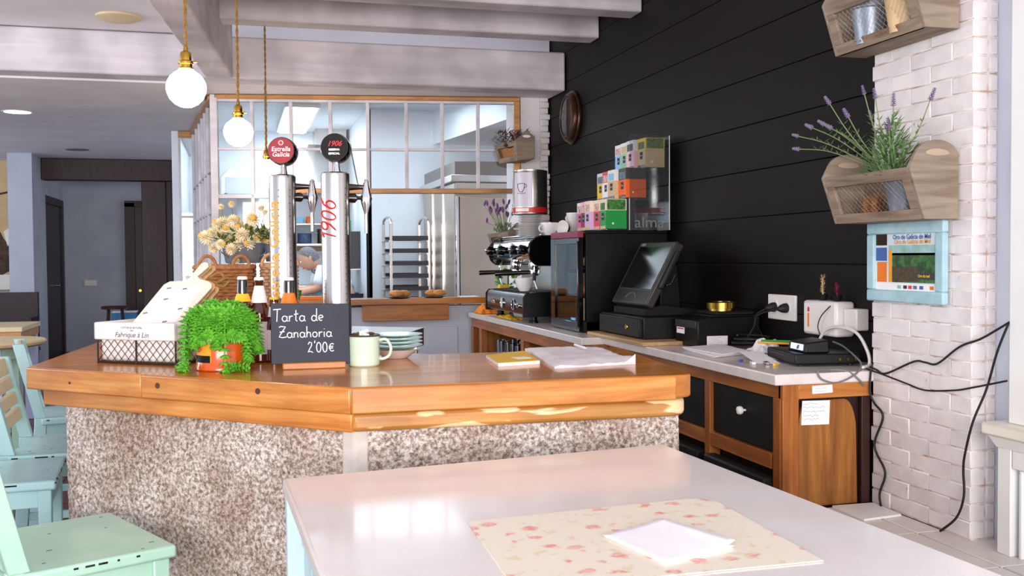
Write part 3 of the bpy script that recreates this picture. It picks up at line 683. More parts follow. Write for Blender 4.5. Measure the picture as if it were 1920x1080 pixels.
# ---------------- paper on the bar
nb_ = thing('notepad', 'yellow-covered notepad lying on the bar top', 'notepad', (.80, 3.0, .90))
q4 = [(.731, 2.850, 0), (.867, 2.882, 0), (.905, 3.185, 0), (.755, 3.10, 0)]
put('pages', MB().slab([(p[0], p[1], .900) for p in q4], (0, 0, .010)), 'paper', nb_, .001)
put('cover', MB().slab([(p[0], p[1], .910) for p in q4], (0, 0, .0012)), 'yellow', nb_)
sp_ = MB()
for k in range(22):
    a = V((.755+.150*k/22+.003, 3.10+.085*k/22+.002, .9065)); sp_.lathe([(.005, -.0007), (.0058, -.0007), (.0058, .0007), (.005, .0007)], a, 8, (.87, .49, 0), closed=True)
put('spiral', sp_, 'steel', nb_, kind='stuff')
put('sticker', MB().obox((.835, 2.97, .9117), (.05, .006, 0), (-.005, .05, 0), (0, 0, .0006)), 'paper', nb_)
bgm = MB(); nx, ny = 26, 18; c4 = [V((.868, 2.742, .9)), V((1.132, 2.785, .9)), V((1.195, 3.228, .9)), V((.939, 3.298, .9))]; top = []
for j in range(ny+1):
    for i in range(nx+1):
        s_, t_ = i/nx, j/ny; p = (c4[0]*(1-s_)+c4[1]*s_)*(1-t_) + (c4[3]*(1-s_)+c4[2]*s_)*t_
        e = min(s_, 1-s_, t_, 1-t_); h = .006 + .010*min(1, e/.12) + .005*noise.noise(p*16)+.004*noise.noise(p*40)
        if s_ > .86 and t_ < .35: h += .022*((s_-.86)/.14)*(1-t_/.35)
        p = p.copy(); p.z = .9012 + max(.004, h); top.append(p)
fs = [(j*(nx+1)+i, j*(nx+1)+i+1, (j+1)*(nx+1)+i+1, (j+1)*(nx+1)+i) for j in range(ny) for i in range(nx)]
bgm.add(top, fs); lp = [j for j in range(nx+1)] + [(j+1)*(nx+1)+nx for j in range(ny)] + [ny*(nx+1)+i for i in range(nx-1, -1, -1)] + [j*(nx+1) for j in range(ny-1, 0, -1)]
k = len(bgm.v); m_ = len(lp); bgm.v += [V((bgm.v[i].x, bgm.v[i].y, .9003)) for i in lp]; bgm.f += [(lp[i], lp[(i+1) % m_], k+(i+1) % m_, k+i) for i in range(m_)] + [tuple(range(k, k+m_))]
solo('paper_bag', bgm, 'paper_grey', 'crumpled flat white paper bag lying on the bar top', 'bag', (1.03, 3.0, .90))
pn = thing('ballpoint_pen', 'white ballpoint pen lying on the paper bag', 'pen', (1.08, 3.14, .922))
put('barrel', MB().cyl((1.090, 3.215, .9235), (1.079, 3.085, .9240), .0045, n=10), 'white_plastic', pn)
put('tip', MB().cyl((1.079, 3.085, .9240), (1.0775, 3.062, .9240), .004, .001, 10), 'white_plastic', pn)
put('clip', MB().obox((1.0885, 3.19, .9285), (.002, 0, 0), (.004, .045, 0), (0, 0, .001)), 'chrome', pn)

# ---------------- wire basket with linen liner and menu boards
wk = thing('wire_basket', 'dark wire basket with a printed cream linen liner', 'basket', (-.25, 3.33, .90))
bu = V((.823, -.569, 0)); bn = V((.569, .823, 0)); b0 = V((-.415, 3.352, 0)); BL, BD = .288, .20
def bp(a, b, z): return b0 + bu*a + bn*b + V((0, 0, z))
wmb = MB()
for z in (.905, 1.02): wmb.tube([bp(0, 0, z), bp(BL, 0, z), bp(BL, BD, z), bp(0, BD, z)], .0035, 6, True)
put('frame', wmb, 'wire', wk)
for a, b in ((0, 0), (BL*.5, 0), (BL, 0), (BL, BD), (0, BD), (BL*.5, BD)): put('upright', MB().tube([bp(a, b, .9), bp(a, b, 1.02)], .003, 6), 'wire', wk)
cm = MB(); st = .026
def diamond(f, L_, h):
    n_ = int((L_+h)/st)+1
    for k in range(-int(h/st)-1, n_+1):
        for sgn in (1, -1):
            a0_, a1_ = k*st, k*st+h*.9; 
            if sgn < 0: a0_, a1_ = a1_, a0_
            pts = []
            for i in range(9):
                a = a0_+(a1_-a0_)*i/8; 
                if 0 <= a <= L_: pts.append(f(a, .905+h*i/8))
            if len(pts) > 1: cm.tube(pts, .0011, 4)
diamond(lambda a, z: bp(a, 0, z), BL, .11); diamond(lambda a, z: bp(BL, a, z), BD, .11); diamond(lambda a, z: bp(0, a, z), BD, .11)
put('wire_netting', cm, 'wire', wk, kind='stuff')
lm = MB().hexa([bp(.006, .006, .907), bp(BL-.006, .006, .907), bp(BL-.006, BD-.006, .907), bp(.006, BD-.006, .907)], [bp(.003, .005, 1.02), bp(BL-.003, .005, 1.02), bp(BL-.003, BD-.005, 1.02), bp(.003, BD-.005, 1.02)])
put('liner', lm, 'linen', wk, .012)
cf = MB(); per = [(-.008, -.008), (BL+.008, -.008), (BL+.008, BD+.008), (-.008, BD+.008)]
for i in range(4):
    a, b = per[i], per[(i+1) % 4]; dx = V(bp(*b, 0)-bp(*a, 0)); nn_ = V((dx.y, -dx.x, 0)).normalized()
    cf.slab([bp(*a, .974), bp(*b, .974), bp(*b, 1.027), bp(*a, 1.027)], -nn_*.010)
cuff = put('liner_cuff', cf, 'linen', wk, .004)
for s_, z_, sz in (('Fabrique à Lin', .990, .022), ('1902', 1.003, .007), ('COTON & NATUREL', 1.012, .0085)):
    text('print', s_, sz, 'ink', cuff, bp(.135, -.0085, z_), bu, (0, 0, 1), shear=.25 if sz > .02 else 0, thick=.0003)
put('tie_ribbon', MB().slab([bp(BL+.012, .03, .90), bp(BL+.012, .042, .90), bp(BL+.010, .042, .985), bp(BL+.010, .03, .985)], bu*.002), 'linen', wk)
ang = R(38); e1 = V((.96, .28, 0)); e2 = V((-.28*cos(ang), .96*cos(ang), sin(ang))); e3 = e1.cross(e2)
outl = [(-.105, -.03), (.060, .205), (.072, .222), (.094, .238), (.141, .240), (.162, .256), (.215, .330), (.229, .340), (.241, .334), (.239, .313), (.190, .262), (.197, .246), (.219, .236), (.229, .222), (.224, .200), (.062, .0), (.030, -.045)]
rank = ['front', 'middle', 'rearmost']
for k in range(3):
    o0 = V((-.25, 3.33, 1.0)) - e3*.013*k + e1*.016*k + e2*.012*k*(1 if k < 2 else .6)
    mb_ = thing('menu_board', '%s paddle-shaped wooden menu board leaning in the linen basket' % rank[k], 'menu board', o0, 0, 'menu boards in the wire basket')
    put('board', MB().slab([o0+e1*a+e2*b for a, b in outl], -e3*.009), 'cream_paint' if k == 0 else 'pale_wood', mb_, .002)
    if k == 0:
        put('menu_sheet', MB().slab([o0+e1*a+e2*b+e3*.0003 for a, b in [(-.085, -.02), (.074, .212), (.204, .214), (.050, .0)]], e3*.0006), 'paper', mb_)
        pr = MB()
        for a, b in ((-.02, .075), (.055, .14), (.125, .19), (.03, .03), (.075, .195), (.09, .09)): pr.slab([o0+e1*(a+dx)+e2*(b+dy)+e3*.001 for dx, dy in ((0, 0), (.016, .004), (.018, .010), (.004, .008))], e3*.0003)
        put('printed_mark', pr, 'mid_grey', mb_)
put('cord_bow', MB().tube(smoothpts([o0+e1*a+e2*b+e3*c for a, b, c in [(.20, .255, .01), (.235, .27, .02), (.25, .25, .012), (.22, .235, .0), (.24, .21, .01), (.26, .225, .02)]]), .005, 6), 'cord', mb_)

# ---------------- succulent in an orange tin
pc = V((-.040, 3.055, .90))
sc_ = thing('potted_succulent', 'bright green trailing succulent in a glossy orange tin on the bar', 'plant', pc)
put('tin', MB().lathe([(.073, 0), (.077, .003), (.077, .012), (.075, .015), (.075, .108), (.077, .111), (.077, .118), (.074, .118), (.072, .108), (.001, .106)], pc, 40), 'pot_orange', sc_)
def wrapq(c, r, a0, a1, z0, z1, d=.0008, n=10):
    m = MB(); vs = []
    for i in range(n+1):
        a = R(a0+(a1-a0)*i/n)
        for rr_, zz in ((r, z0), (r, z1), (r+d, z1), (r+d, z0)): vs.append((c[0]+cos(a)*rr_, c[1]+sin(a)*rr_, zz))
    fs = [(i*4+k, i*4+(k+1) % 4, (i+1)*4+(k+1) % 4, (i+1)*4+k) for i in range(n) for k in range(4)] + [(0, 1, 2, 3), (n*4+3, n*4+2, n*4+1, n*4)]
    return m.add(vs, fs)
lb = put('label', wrapq(pc, .0752, 195, 245, .925, .985), 'amber_label', sc_)
put('label_band', wrapq(pc, .0760, 197, 243, .925, .945), 'black', lb); put('label_spot', MB().sph((pc.x+cos(R(212))*.076, pc.y+sin(R(212))*.076, .962), .008, (1, 1, 1)), 'rose', lb)
put('soil', MB().lathe([(.001, .104), (.072, .106), (.071, .110), (.001, .112)], pc, 24), 'soil', sc_)
rg = random.Random(11)
strands = [(-168, .112, .155), (-155, .115, .15), (-140, .10, .055), (-125, .095, .035), (-112, .09, .025), (-100, .09, .055), (-86, .10, .185), (-74, .09, .025), (-62, .095, .03), (-48, .10, .10), (-36, .10, .04), (-22, .10, .07), (-8, .10, .08), (175, .10, .09), (150, .09, .06), (120, .08, .05), (60, .08, .05), (30, .09, .06),
    (-160, .06, .03), (-130, .065, .025), (-105, .06, .03), (-80, .065, .03), (-55, .065, .03), (-25, .06, .025), (10, .05, .02), (90, .04, .02), (-90, .03, .015), (-150, .03, .01), (-30, .03, .01), (-118, .085, .03), (-92, .085, .03), (-68, .085, .03), (-142, .085, .03), (-44, .085, .03)]
for a, out, drop in strands:
    ca, sa = cos(R(a)), sin(R(a)); P_ = [pc+V((ca*.03, sa*.03, .112)), pc+V((ca*out*.6, sa*out*.6, (.166 if out > .07 else .192)+rg.uniform(-.008, .010))), pc+V((ca*out*.92, sa*out*.92, .145)), pc+V((ca*out, sa*out, .125-drop*.35)), pc+V((ca*out*1.0, sa*out*1.0, .125-drop*.75))]
    if drop > .18: P_ += [pc+V((ca*out*1.12+.018, sa*out*1.12, .016)), pc+V((ca*out*1.3+.055, sa*out*1.12, .014))]
    else: P_ += [pc+V((ca*out*1.03, sa*out*1.03, max(.012, .130-drop)))]
    pts = smoothpts(P_, 9); mb = MB().tube(pts, .0022, 5)
    for i, p in enumerate(pts[2:]):
        if i % 2: continue
        t = (pts[min(i+3, len(pts)-1)]-pts[i+1]).normalized(); u = t.orthogonal().normalized(); w = t.cross(u)
        for k in range(6):
            an = k*1.047+i*.75; d = (u*cos(an)+w*sin(an))*.9 + t*.5; mb.leaf(p, d, t, .0235, .0145)
    put('strand', mb, 'succulent', sc_, smooth=False)

# ---------------- beer bottles
def bottle(x, y, h, r, glass_, lab, parts):
    t = thing('beer_bottle', lab, 'bottle', (x, y, .90)); c = (x, y, .90)
    put('glass_body', MB().lathe([(r*.8, 0), (r, .006), (r, h*.56), (r*.92, h*.63), (r*.55, h*.73), (.0145, h*.80), (.0125, h*.93), (.014, h*.94), (.014, h*.965), (.012, h*.97)], c, 28), glass_, t)
    put('crown_cap', MB().lathe([(.0155, h*.965), (.0155, h*.985), (.013, h), (.001, h)], c, 22), parts['cap'], t)
    for nm, r0, r1, z0, z1, m in parts['bands']:
        put(nm, MB().lathe([(r0, h*z0), (r0+.0006, h*z0), (r1+.0006, h*z1), (r1, h*z1)], c, 28, closed=True), m, t)
    return t
bottle(.018, 3.215, .265, .031, 'bottle_brown', 'beer bottle with black foil neck and yellow neck label', dict(cap='white_plastic', bands=[('foil', .0165, .0142, .81, .95, 'black_gloss'), ('neck_label', .025, .0172, .71, .80, 'yellow'), ('body_label', .0314, .0314, .2, .5, 'yellow')]))
b_ = bottle(.068, 3.225, .262, .032, 'bottle_brown', 'brown beer bottle with a white neck label', dict(cap='white_plastic', bands=[('neck_label', .0255, .0136, .70, .90, 'paper'), ('body_label', .0324, .0324, .10, .48, 'paper')]))
put('label_emblem', MB().lathe([(.010, 0), (.010, .001)], (.068+cos(R(-110))*.0326, 3.225+sin(R(-110))*.0326, .96), 16, (cos(R(-110)), sin(R(-110)), 0)), 'navy', b_)
bottle(.153, 3.14, .262, .030, 'bottle_brown', 'beer bottle with black foil and orange label behind the chalkboard', dict(cap='white_plastic', bands=[('foil', .0150, .0142, .83, .95, 'black_gloss'), ('neck_label', .0275, .0165, .66, .82, 'orange'), ('body_label', .0304, .0304, .2, .5, 'orange')]))
bottle(.112, 3.215, .20, .028, 'bottle_brown', 'short bottle with a yellow cap between the tall bottles', dict(cap='yellow', bands=[('neck_label', .0235, .0150, .70, .85, 'white_plastic'), ('body_label', .0284, .0284, .2, .5, 'paper')]))

# ---------------- wicker hampers, tin pots with everlasting flowers
def hamper(x0, x1, y0, y1, z0, z1, m, lab):
    cx, cy = (x0+x1)/2, (y0+y1)/2; t = thing('wicker_basket', lab, 'basket', (cx, cy, z0), 0)
    def ring(z, off, amp, n=72):
        out = []
        w, d = (x1-x0)/2, (y1-y0)/2
        for i in range(n):
            a = 2*pi*i/n; c, s_ = cos(a), sin(a); k = (abs(c)**6+abs(s_)**6)**(-1/6)
            rr = 1+amp*(1 if (i//2+off) % 2 else -1)/w; out.append((cx+c*k*w*rr, cy+s_*k*d*rr, z))
        return out
    wv = MB(); nz = int((z1-z0)/.013)
    for k in range(nz): wv.tube(ring(z0+.008+k*.013, k, .003), .0066, 5, True)
    put('weave', wv, m, t, kind='stuff')
    put('rim', MB().tube(ring(z1, 0, 0.0), .011, 8, True), m, t)
    put('base', MB().box(x0+.01, x1-.01, y0+.01, y1-.01, z0, z0+.012), m, t)
    lid = MB()
    for k in range(int((y1-y0-.03)/.013)): lid.tube([(x0+.012+(x1-x0-.024)*i/16, y0+.018+k*.013, z1+.004+.0025*(1 if (i+k) % 2 else -1)) for i in range(17)], .0066, 5)
    put('lid', lid, m, t, kind='stuff')
    for xx in (x0+(x1-x0)*.22, x1-(x1-x0)*.22):
        put('handle', MB().tube([(xx+cos(R(a))*.032, y0, z1+sin(R(a))*.045) for a in range(0, 181, 15)], .007, 7), m, t)
    return t
hamper(-.160, .070, 4.20, 4.44, .90, 1.185, 'wicker', 'brown wicker hamper with loop handles behind the menu boards')
hamper(.102, .238, 4.16, 4.42, .90, 1.190, 'wicker_pale', 'pale wicker hamper behind the beer bottles')
zp = thing('flower_pot', 'small zinc pot of dried cream everlasting flowers', 'plant', (.033, 4.33, 1.20))
put('pot', MB().lathe([(.072, .3005), (.075, .306), (.088, .375), (.093, .380), (.090, .383), (.084, .376), (.001, .365)], (.033, 4.33, .90), 32), 'zinc', zp)
put('pot_handle', MB().tube([(.033+cos(R(a))*.095, 4.33-.05, 1.265+sin(R(a))*.05) for a in range(-160, -10, 15)], .003, 6), 'steel', zp)
fl0 = None; rg = random.Random(5)
fpos = [(-.16, .40), (-.13, .355), (-.135, .42), (-.115, .455), (-.10, .415), (-.10, .37), (-.085, .46), (-.07, .435), (-.065, .39), (-.055, .35), (-.045, .47), (-.035, .43), (-.045, .395), (-.02, .455), (-.01, .41), (-.02, .365), (.015, .43), (.02, .37), (.055, .39), (.035, .475), (.085, .42), (.10, .375), (.135, .42), (-.095, .53), (-.05, .535), (-.06, .30), (.09, .505), (.075, .525), (-.03, .30)]
stm = MB()
for k, (dx, dz) in enumerate(fpos):
    p = V((.033+dx*.93, 4.29+rg.uniform(-.07, .05), .90+dz*.97+.018))
    if fl0 is None:
        mb = MB()
        for i in range(70):
            z = 1-2*(i+.5)/70; r_ = math.sqrt(1-z*z); a = i*2.39996; d = V((r_*cos(a), r_*sin(a), z)); mb.leaf(d*.006, d, (0, 0, 1) if abs(z) < .9 else (1, 0, 0), .018, .011)
        fl0 = put('flower', mb, 'petal', zp, world=False, smooth=False); q = fl0
        put('flower_core', MB().sph((0, -.012, .008), .010, (1, 1, 1), 10, 6), 'petal_core', fl0, world=False)
    else:
        q = like(fl0, zp); c_ = fl0.children[0].copy(); COL.objects.link(c_); c_.parent = q
    q.location = p - V((.033, 4.33, 1.20)); s_ = rg.uniform(1.0, 1.5) if k < 23 else rg.uniform(.5, .7); q.scale = (s_, s_, s_); q.rotation_euler = (rg.uniform(-.4, .4), rg.uniform(-.4, .4), rg.uniform(0, 6))
    stm.tube(smoothpts([(.033+dx*.15, 4.33, 1.265), (.033+dx*.6, 4.32, 1.265+dz*.06), p], 4), .0016, 4)
put('stems', stm, 'leaf_dark', zp, kind='stuff')
lf = MB()
for k in range(90):
    a = rg.uniform(0, 2*pi); p = V((.033+rg.uniform(-.10, .12), 4.31+rg.uniform(-.05, .05), 1.27+rg.uniform(0, .07))); lf.leaf(p, (cos(a), sin(a)*.5-.3, rg.uniform(.1, .9)), (0, 0, 1), .05, .014)
put('foliage', lf, 'leaf_dark', zp, kind='stuff', smooth=False)
z2 = thing('zinc_pot', 'second zinc pot with orange blooms on the pale hamper', 'plant', (.172, 4.31, 1.205))
put('pot', MB().lathe([(.05, .3055), (.052, .308), (.062, .375), (.065, .378), (.060, .378), (.001, .368)], (.172, 4.31, .90), 28), 'zinc', z2)
lf = MB()
for k in range(26): a = k*2.4; lf.leaf((.172, 4.31, 1.27), (cos(a), sin(a), .3+.5*(k % 3)), (0, 0, 1), .055, .016)
put('foliage', lf, 'leaf_dark', z2, kind='stuff', smooth=False)
for k in range(6): a = k*1.05; put('bloom', MB().sph((.172+.025*cos(a), 4.31+.025*sin(a), 1.284+.006*(k % 2)), .014, (1, 1, .7), 10, 6), 'orange', z2)

# ---------------- pendant bulbs
for (x, y, z, zt, lab) in ((-.145, 3.426, 1.766, 2.80, 'bare globe bulb on a twisted gold cord, nearest and largest of the hanging row'), (.019, 4.553, 1.764, 2.80, 'second bare globe bulb in the hanging row, left of the red medallion'), (.19, 6.394, 1.761, 2.80, 'third bare globe bulb in the hanging row, over the wicker hampers'), (.211, 7.24, 1.765, 2.405, 'farthest bare globe bulb, hung against the kitchen window')):
    t = thing('pendant_bulb', lab, 'lamp', (x, y, z), 0, 'globe bulbs hanging above the bar')
    cp_ = MB(); n = int((zt-z-.13)/.006)
    for ph_ in (0, pi): cp_.tube([(x+.0032*cos(i*.5+ph_), y+.0032*sin(i*.5+ph_), z+.128+(zt-z-.128)*i/n) for i in range(n+1)], .0034, 5)
    put('cord', cp_, 'cord', t, kind='stuff')
    put('socket', MB().lathe([(.021, .058), (.024, .060), (.024, .064), (.020, .067), (.020, .075), (.024, .077), (.024, .083), (.018, .087), (.0175, .108), (.015, .114), (.008, .118), (.006, .132), (.004, .133)], (x, y, z), 28), 'brass', t)
    put('switch_key', MB().tube([(x+.018, y, z+.085), (x+.034, y, z+.085)], .003, 8), 'brass', t)
    put('globe', MB().lathe([(.001, -.0625), (.018, -.060), (.036, -.051), (.051, -.036), (.0605, -.014), (.0625, .004), (.059, .020), (.050, .036), (.036, .048), (.025, .056), (.018, .066)], (x, y, z), 32), 'bulb', t)
# ================================================================== BACK COUNTER
cb = thing('back_counter', 'oak back counter with drawers and open bays under a pale worktop', 'counter', (2.0, 5.2, 0))
wt = [(2.298, 3.094), (1.768, 3.094), (1.783, 4.80), (1.661, 4.80), (1.661, 7.37), (2.298, 7.33)]
put('worktop', MB().prism(wt, .772, .810), 'worktop', cb, .005)
# near cabinet (drawers)
fx = 1.80
def rail(n, y0, y1, z0, z1, x0=fx, x1=fx+.03, m='oak_y'): return put(n, MB().box(x0, x1, y0, y1, z0, z1), m, cb, .002)
rail('top_rail', 3.115, 4.78, .722, .772); rail('middle_rail', 3.18, 4.70, .468, .522); rail('bottom_rail', 3.18, 4.70, .06, .12)
for y0, y1 in ((3.115, 3.165), (3.655, 3.70), (4.20, 4.245), (4.735, 4.78)): put('post', MB().box(fx-.001, fx+.045, y0, y1, 0, .722), 'oak', cb, .002)
for k, (y0, y1) in enumerate(((3.165, 3.655), (3.70, 4.20), (4.245, 4.735))):
    dr = put('drawer', MB().box(fx+.014, fx+.034, y0+.004, y1-.004, .526, .718), 'black_matt', cb, .002)
    yk = (y0+y1)/2-.02
    put('knob', MB().lathe([(.004, 0), (.005, .012), (.014, .016), (.0165, .024), (.014, .032), (.006, .036), (.001, .036)], (fx+.014, yk, .645), 20, (-1, 0, 0)), 'white_gloss', dr)
    put('knob_screw', MB().sph((fx-.0225, yk, .645), .004), 'brass', dr)
    put('drawer', MB().box(fx+.014, fx+.034, y0+.004, y1-.004, .125, .40), 'black_matt', cb, .002)
    put('drawer_lip', MB().box(fx-.035, fx+.02, y0+.01, y1-.01, .395, .440), 'black_matt', cb, .008)
put('back_panel', MB().box(fx+.05, 2.28, 3.14, 4.79, .02, .70), 'dark_door', cb)
put('corner_stile', MB().box(fx, fx+.062, 3.101, 3.13, .343, .772), 'oak', cb, .002)
put('end_rail', MB().box(fx+.062, 2.146, 3.100, 3.122, .722, .772), 'oak_x', cb, .002)
put('end_rail_low', MB().box(fx+.001, fx+.062, 3.1005, 3.1015, .72, .771), 'oak', cb)
arch = [(1.866, .343)] + [(1.866, .60)] + [(1.866+.035*(1-cos(R(a))), .60+.105*sin(R(a))) for a in range(0, 91, 15)] + [(2.01, .715)] + [(2.045+.05*sin(R(a)), .60+.115*cos(R(a))) for a in range(0, 91, 15)] + [(2.10, .343)]
put('end_panel_back', MB().box(1.864, 2.146, 3.128, 3.138, .343, .722), 'dark_door', cb)
put('end_panel', MB().slab([(x, 3.110, z) for x, z in arch], (0, .016, 0)), 'oak_panel', cb, .003)
put('end_stile', MB().box(2.112, 2.146, 3.104, 3.12, .343, .722), 'dark_timber', cb, .002)
# far cabinet (open bays)
fx2 = 1.685
rail('top_rail', 4.84, 7.36, .705, .772, fx2, fx2+.03); rail('shelf', 4.84, 7.36, .485, .505, fx2+.01, 2.28)
rail('bottom_rail', 4.84, 7.36, .06, .12, fx2, fx2+.03)
for y0 in (4.815, 5.95, 7.05, 7.31): put('post', MB().box(fx2-.001, fx2+.045, y0, y0+.06, 0, .705), 'oak', cb, .002)
for y0 in (5.96, 7.06): put('bay_side', MB().box(fx2+.045, 2.26, y0, y0+.02, .06, .77), 'oak_panel', cb)
put('bay_end', MB().box(fx2+.005, 2.26, 4.80, 4.815, 0, .772), 'oak_panel', cb)
put('bay_back', MB().box(2.262, 2.29, 4.84, 7.36, .02, .77), 'dark_door', cb)
put('pale_edge_board', MB().box(1.745, 2.28, 4.245, 4.99, .8105, .828), 'pale_wood', cb, .003) if False else None
# glasses and bottles in the bays
g0 = None
for k, (x, y) in enumerate(((1.80, 6.95), (1.79, 6.82), (1.80, 6.69), (1.90, 6.92), (1.91, 6.76), (1.80, 6.56), (1.92, 6.60), (1.80, 6.43))):
    if g0 is None:
        g0 = solo('water_glass', MB().lathe([(.026, 0), (.030, .004), (.037, .125), (.0355, .125), (.028, .010), (.001, .008)], (0, 0, 0), 20), 'tumbler', 'clear tumbler on the shelf under the back counter', 'glass', (0, 0, 0), 0, 'tumblers in the open bay'); q = g0
    else: q = g0.copy(); COL.objects.link(q)
    q.location = (x, y, .5055)
g0 = None
for k in range(7):
    if g0 is None:
        g0 = solo('green_bottle', MB().lathe([(.026, 0), (.030, .005), (.030, .11), (.012, .155), (.011, .185), (.001, .186)], (0, 0, 0), 18), 'bottle_green', 'dark green bottle on the shelf under the back counter', 'bottle', (0, 0, 0), 0, 'green bottles in the open bay'); q = g0
    else: q = g0.copy(); COL.objects.link(q)
    q.location = (1.80+.09*(k % 2), 5.78-k*.12, .5055)
# notes taped to the end
for nm, qd, lab, sd in (('paper_note', [(1.913, .752), (1.993, .752), (1.991, .772-.0), (1.912, .776)], 'small paper note taped to the top rail of the counter end', 3), ('paper_note', [(1.876, .630), (1.985, .628), (1.988, .712), (1.880, .714)], 'larger handwritten note taped to the arched counter end panel', 4)):
    y_ = 3.0985 if sd == 3 else 3.1085
    t = thing(nm, lab, 'note', (qd[0][0], y_, qd[0][1]))
    if sd == 3: qd = [(1.913, .738), (1.993, .740), (1.991, .768), (1.912, .766)]
    put('sheet', MB().slab([(x, y_, z) for x, z in qd], (0, .0008, 0)), 'paper', t)
    put('handwriting', scribble(MB(), (qd[0][0]+.008, y_-.0003, qd[3][1]-.010), (1, 0, 0), (0, 0, 1), .07 if sd == 3 else .09, 2 if sd == 3 else 5, .010 if sd == 3 else .014, .0005, sd), 'ink_blue', t)

# ---------------- espresso machine
em = thing('espresso_machine', 'black and chrome two-group espresso machine on the back counter', 'coffee machine', (1.95, 6.4, .81))
Y0, Y1 = 5.93, 6.90
for x, y in ((1.76, 5.98), (1.76, 6.78), (2.18, 5.98), (2.18, 6.78)): put('foot', MB().lathe([(.03, .8105), (.03, .822), (.022, .826), (.022, .865)], (x, y, 0), 18), 'black', em)
prof = [(1.695, .862), (1.690, .875), (1.690, .965), (1.700, .985), (1.725, .992), (2.22, .992), (2.22, .862)]
put('base_body', MB().slab([(x, Y0+.012, z) for x, z in prof], (0, Y1-Y0-.024, 0)), 'black_gloss', em, .002)
put('base_front', MB().slab([(x, Y0+.03, z) for x, z in [(1.6865, .868), (1.6865, .966), (1.6985, .988), (1.722, .9945), (1.724, .990), (1.700, .984), (1.690, .964), (1.690, .868)]], (0, Y1-Y0-.06, 0)), 'dark_chrome', em, .001)
pside = [(1.68, .85), (1.68, .97), (1.70, .995), (1.80, 1.000), (2.23, 1.000), (2.23, .85)]
for y in (Y0, Y1-.012): put('base_cheek', MB().slab([(x, y, z) for x, z in pside], (0, .012, 0)), 'black', em, .003)
gr = put('drip_grate', MB().box(1.735, 1.99, Y0+.03, Y1-.03, .992, .998), 'chrome', em, .001)
sl = MB()
for k in range(24): y = Y0+.05+k*.036; sl.box(1.72, 1.75, y, y+.02, .9955, .9995)
for k in range(14): x = 1.77+k*.016; sl.box(x, x+.006, Y0+.04, Y1-.04, .998, .9995)
put('grate_slots', sl, 'black', gr, kind='stuff')
for y, r in ((6.45, .036), (6.17, .036)):
    g = put('gauge', MB().lathe([(r, 0), (r, .008), (r*.8, .010), (r*.78, .006), (.001, .006)], (1.687, y, .918), 28, (-1, 0, 0)), 'chrome', em)
    put('gauge_face', MB().lathe([(r*.76, .0062), (r*.76, .0072)], (1.687, y, .918), 28, (-1, 0, 0)), 'white_plastic' if y > 6.3 else 'black_matt', g)
put('switch_knob', MB().lathe([(.014, 0), (.013, .018), (.001, .02)], (1.687, 6.05, .915), 18, (-1, 0, 0)), 'chrome', em)
put('badge', MB().box(1.683, 1.6866, 6.66, 6.76, .905, .925), 'chrome', em, .002)
put('back_column', MB().box(2.0, 2.22, Y0+.03, Y1-.03, .992, 1.20), 'steel', em)
ph = [(1.80, 1.185), (1.745, 1.20), (1.722, 1.23), (1.720, 1.275), (1.74, 1.312), (1.78, 1.328), (2.24, 1.335), (2.24, 1.185)]
put('head_body', MB().slab([(x, Y0+.01, z) for x, z in ph], (0, Y1-Y0-.02, 0)), 'chrome', em, .004)
pc_ = [(1.76, 1.16), (1.725, 1.19), (1.705, 1.24), (1.715, 1.30), (1.75, 1.335), (1.79, 1.348), (2.25, 1.352), (2.25, 1.16)]
for y in (Y0-.03, Y1): put('head_cheek', MB().slab([(x, y, z) for x, z in pc_], (0, .032, 0)), 'black_gloss', em, .006)
put('top_tray', MB().box(1.80, 2.23, Y0+.02, Y1-.02, 1.335, 1.342), 'steel', em, .002)
put('top_rail', MB().tube([(1.80, Y0+.03, 1.352), (1.80, Y1-.03, 1.352)], .005, 8), 'chrome', em)
for y in (6.80, 6.50, 6.18, 5.99):
    kb = put('steam_knob', MB().lathe([(.020, 0), (.030, .010), (.032, .045), (.024, .055), (.001, .057)], (1.722, y, 1.255), 20, (-1, 0, .15)), 'black_gloss', em)
    put('knob_cap', MB().sph((1.664, y, 1.264), .010), 'chrome', kb)
for y in (6.66, 6.34): put('control_plate', MB().lathe([(.045, 0), (.044, .006), (.001, .007)], (1.7225, y, 1.26), 24, (-1, 0, .12)), 'steel', em)
for y in (6.66, 6.22):
    gh = put('group_head', MB().lathe([(.034, 0), (.040, .01), (.040, .04), (.034, .055)], (1.84, y, 1.135), 24), 'chrome', em)
    pf = put('portafilter', MB().lathe([(.020, 0), (.034, .012), (.036, .035), (.034, .04)], (1.84, y, 1.096), 24), 'chrome', em)
    put('spout', MB().tube([(1.84, y, 1.10), (1.84, y+.012, 1.075), (1.84, y+.018, 1.06)], .008, 8), 'chrome', pf)
    put('filter_handle', MB().tube([(1.81, y, 1.118), (1.76, y+.02, 1.116), (1.66, y+.06, 1.112), (1.60, y+.08, 1.110)], .013, 12, r2=.017), 'black_gloss', pf)
for y, dx in ((5.99, 0), (6.84, 0)):
    put('steam_wand', MB().tube(smoothpts([(1.80, y, 1.19), (1.775, y, 1.16), (1.765, y-.01, 1.08), (1.78, y-.02, 1.02)]), .006, 8), 'chrome', em)
    put('wand_grip', MB().tube([(1.769, y-.006, 1.12), (1.766, y-.010, 1.07)], .011, 10), 'rubber', em)
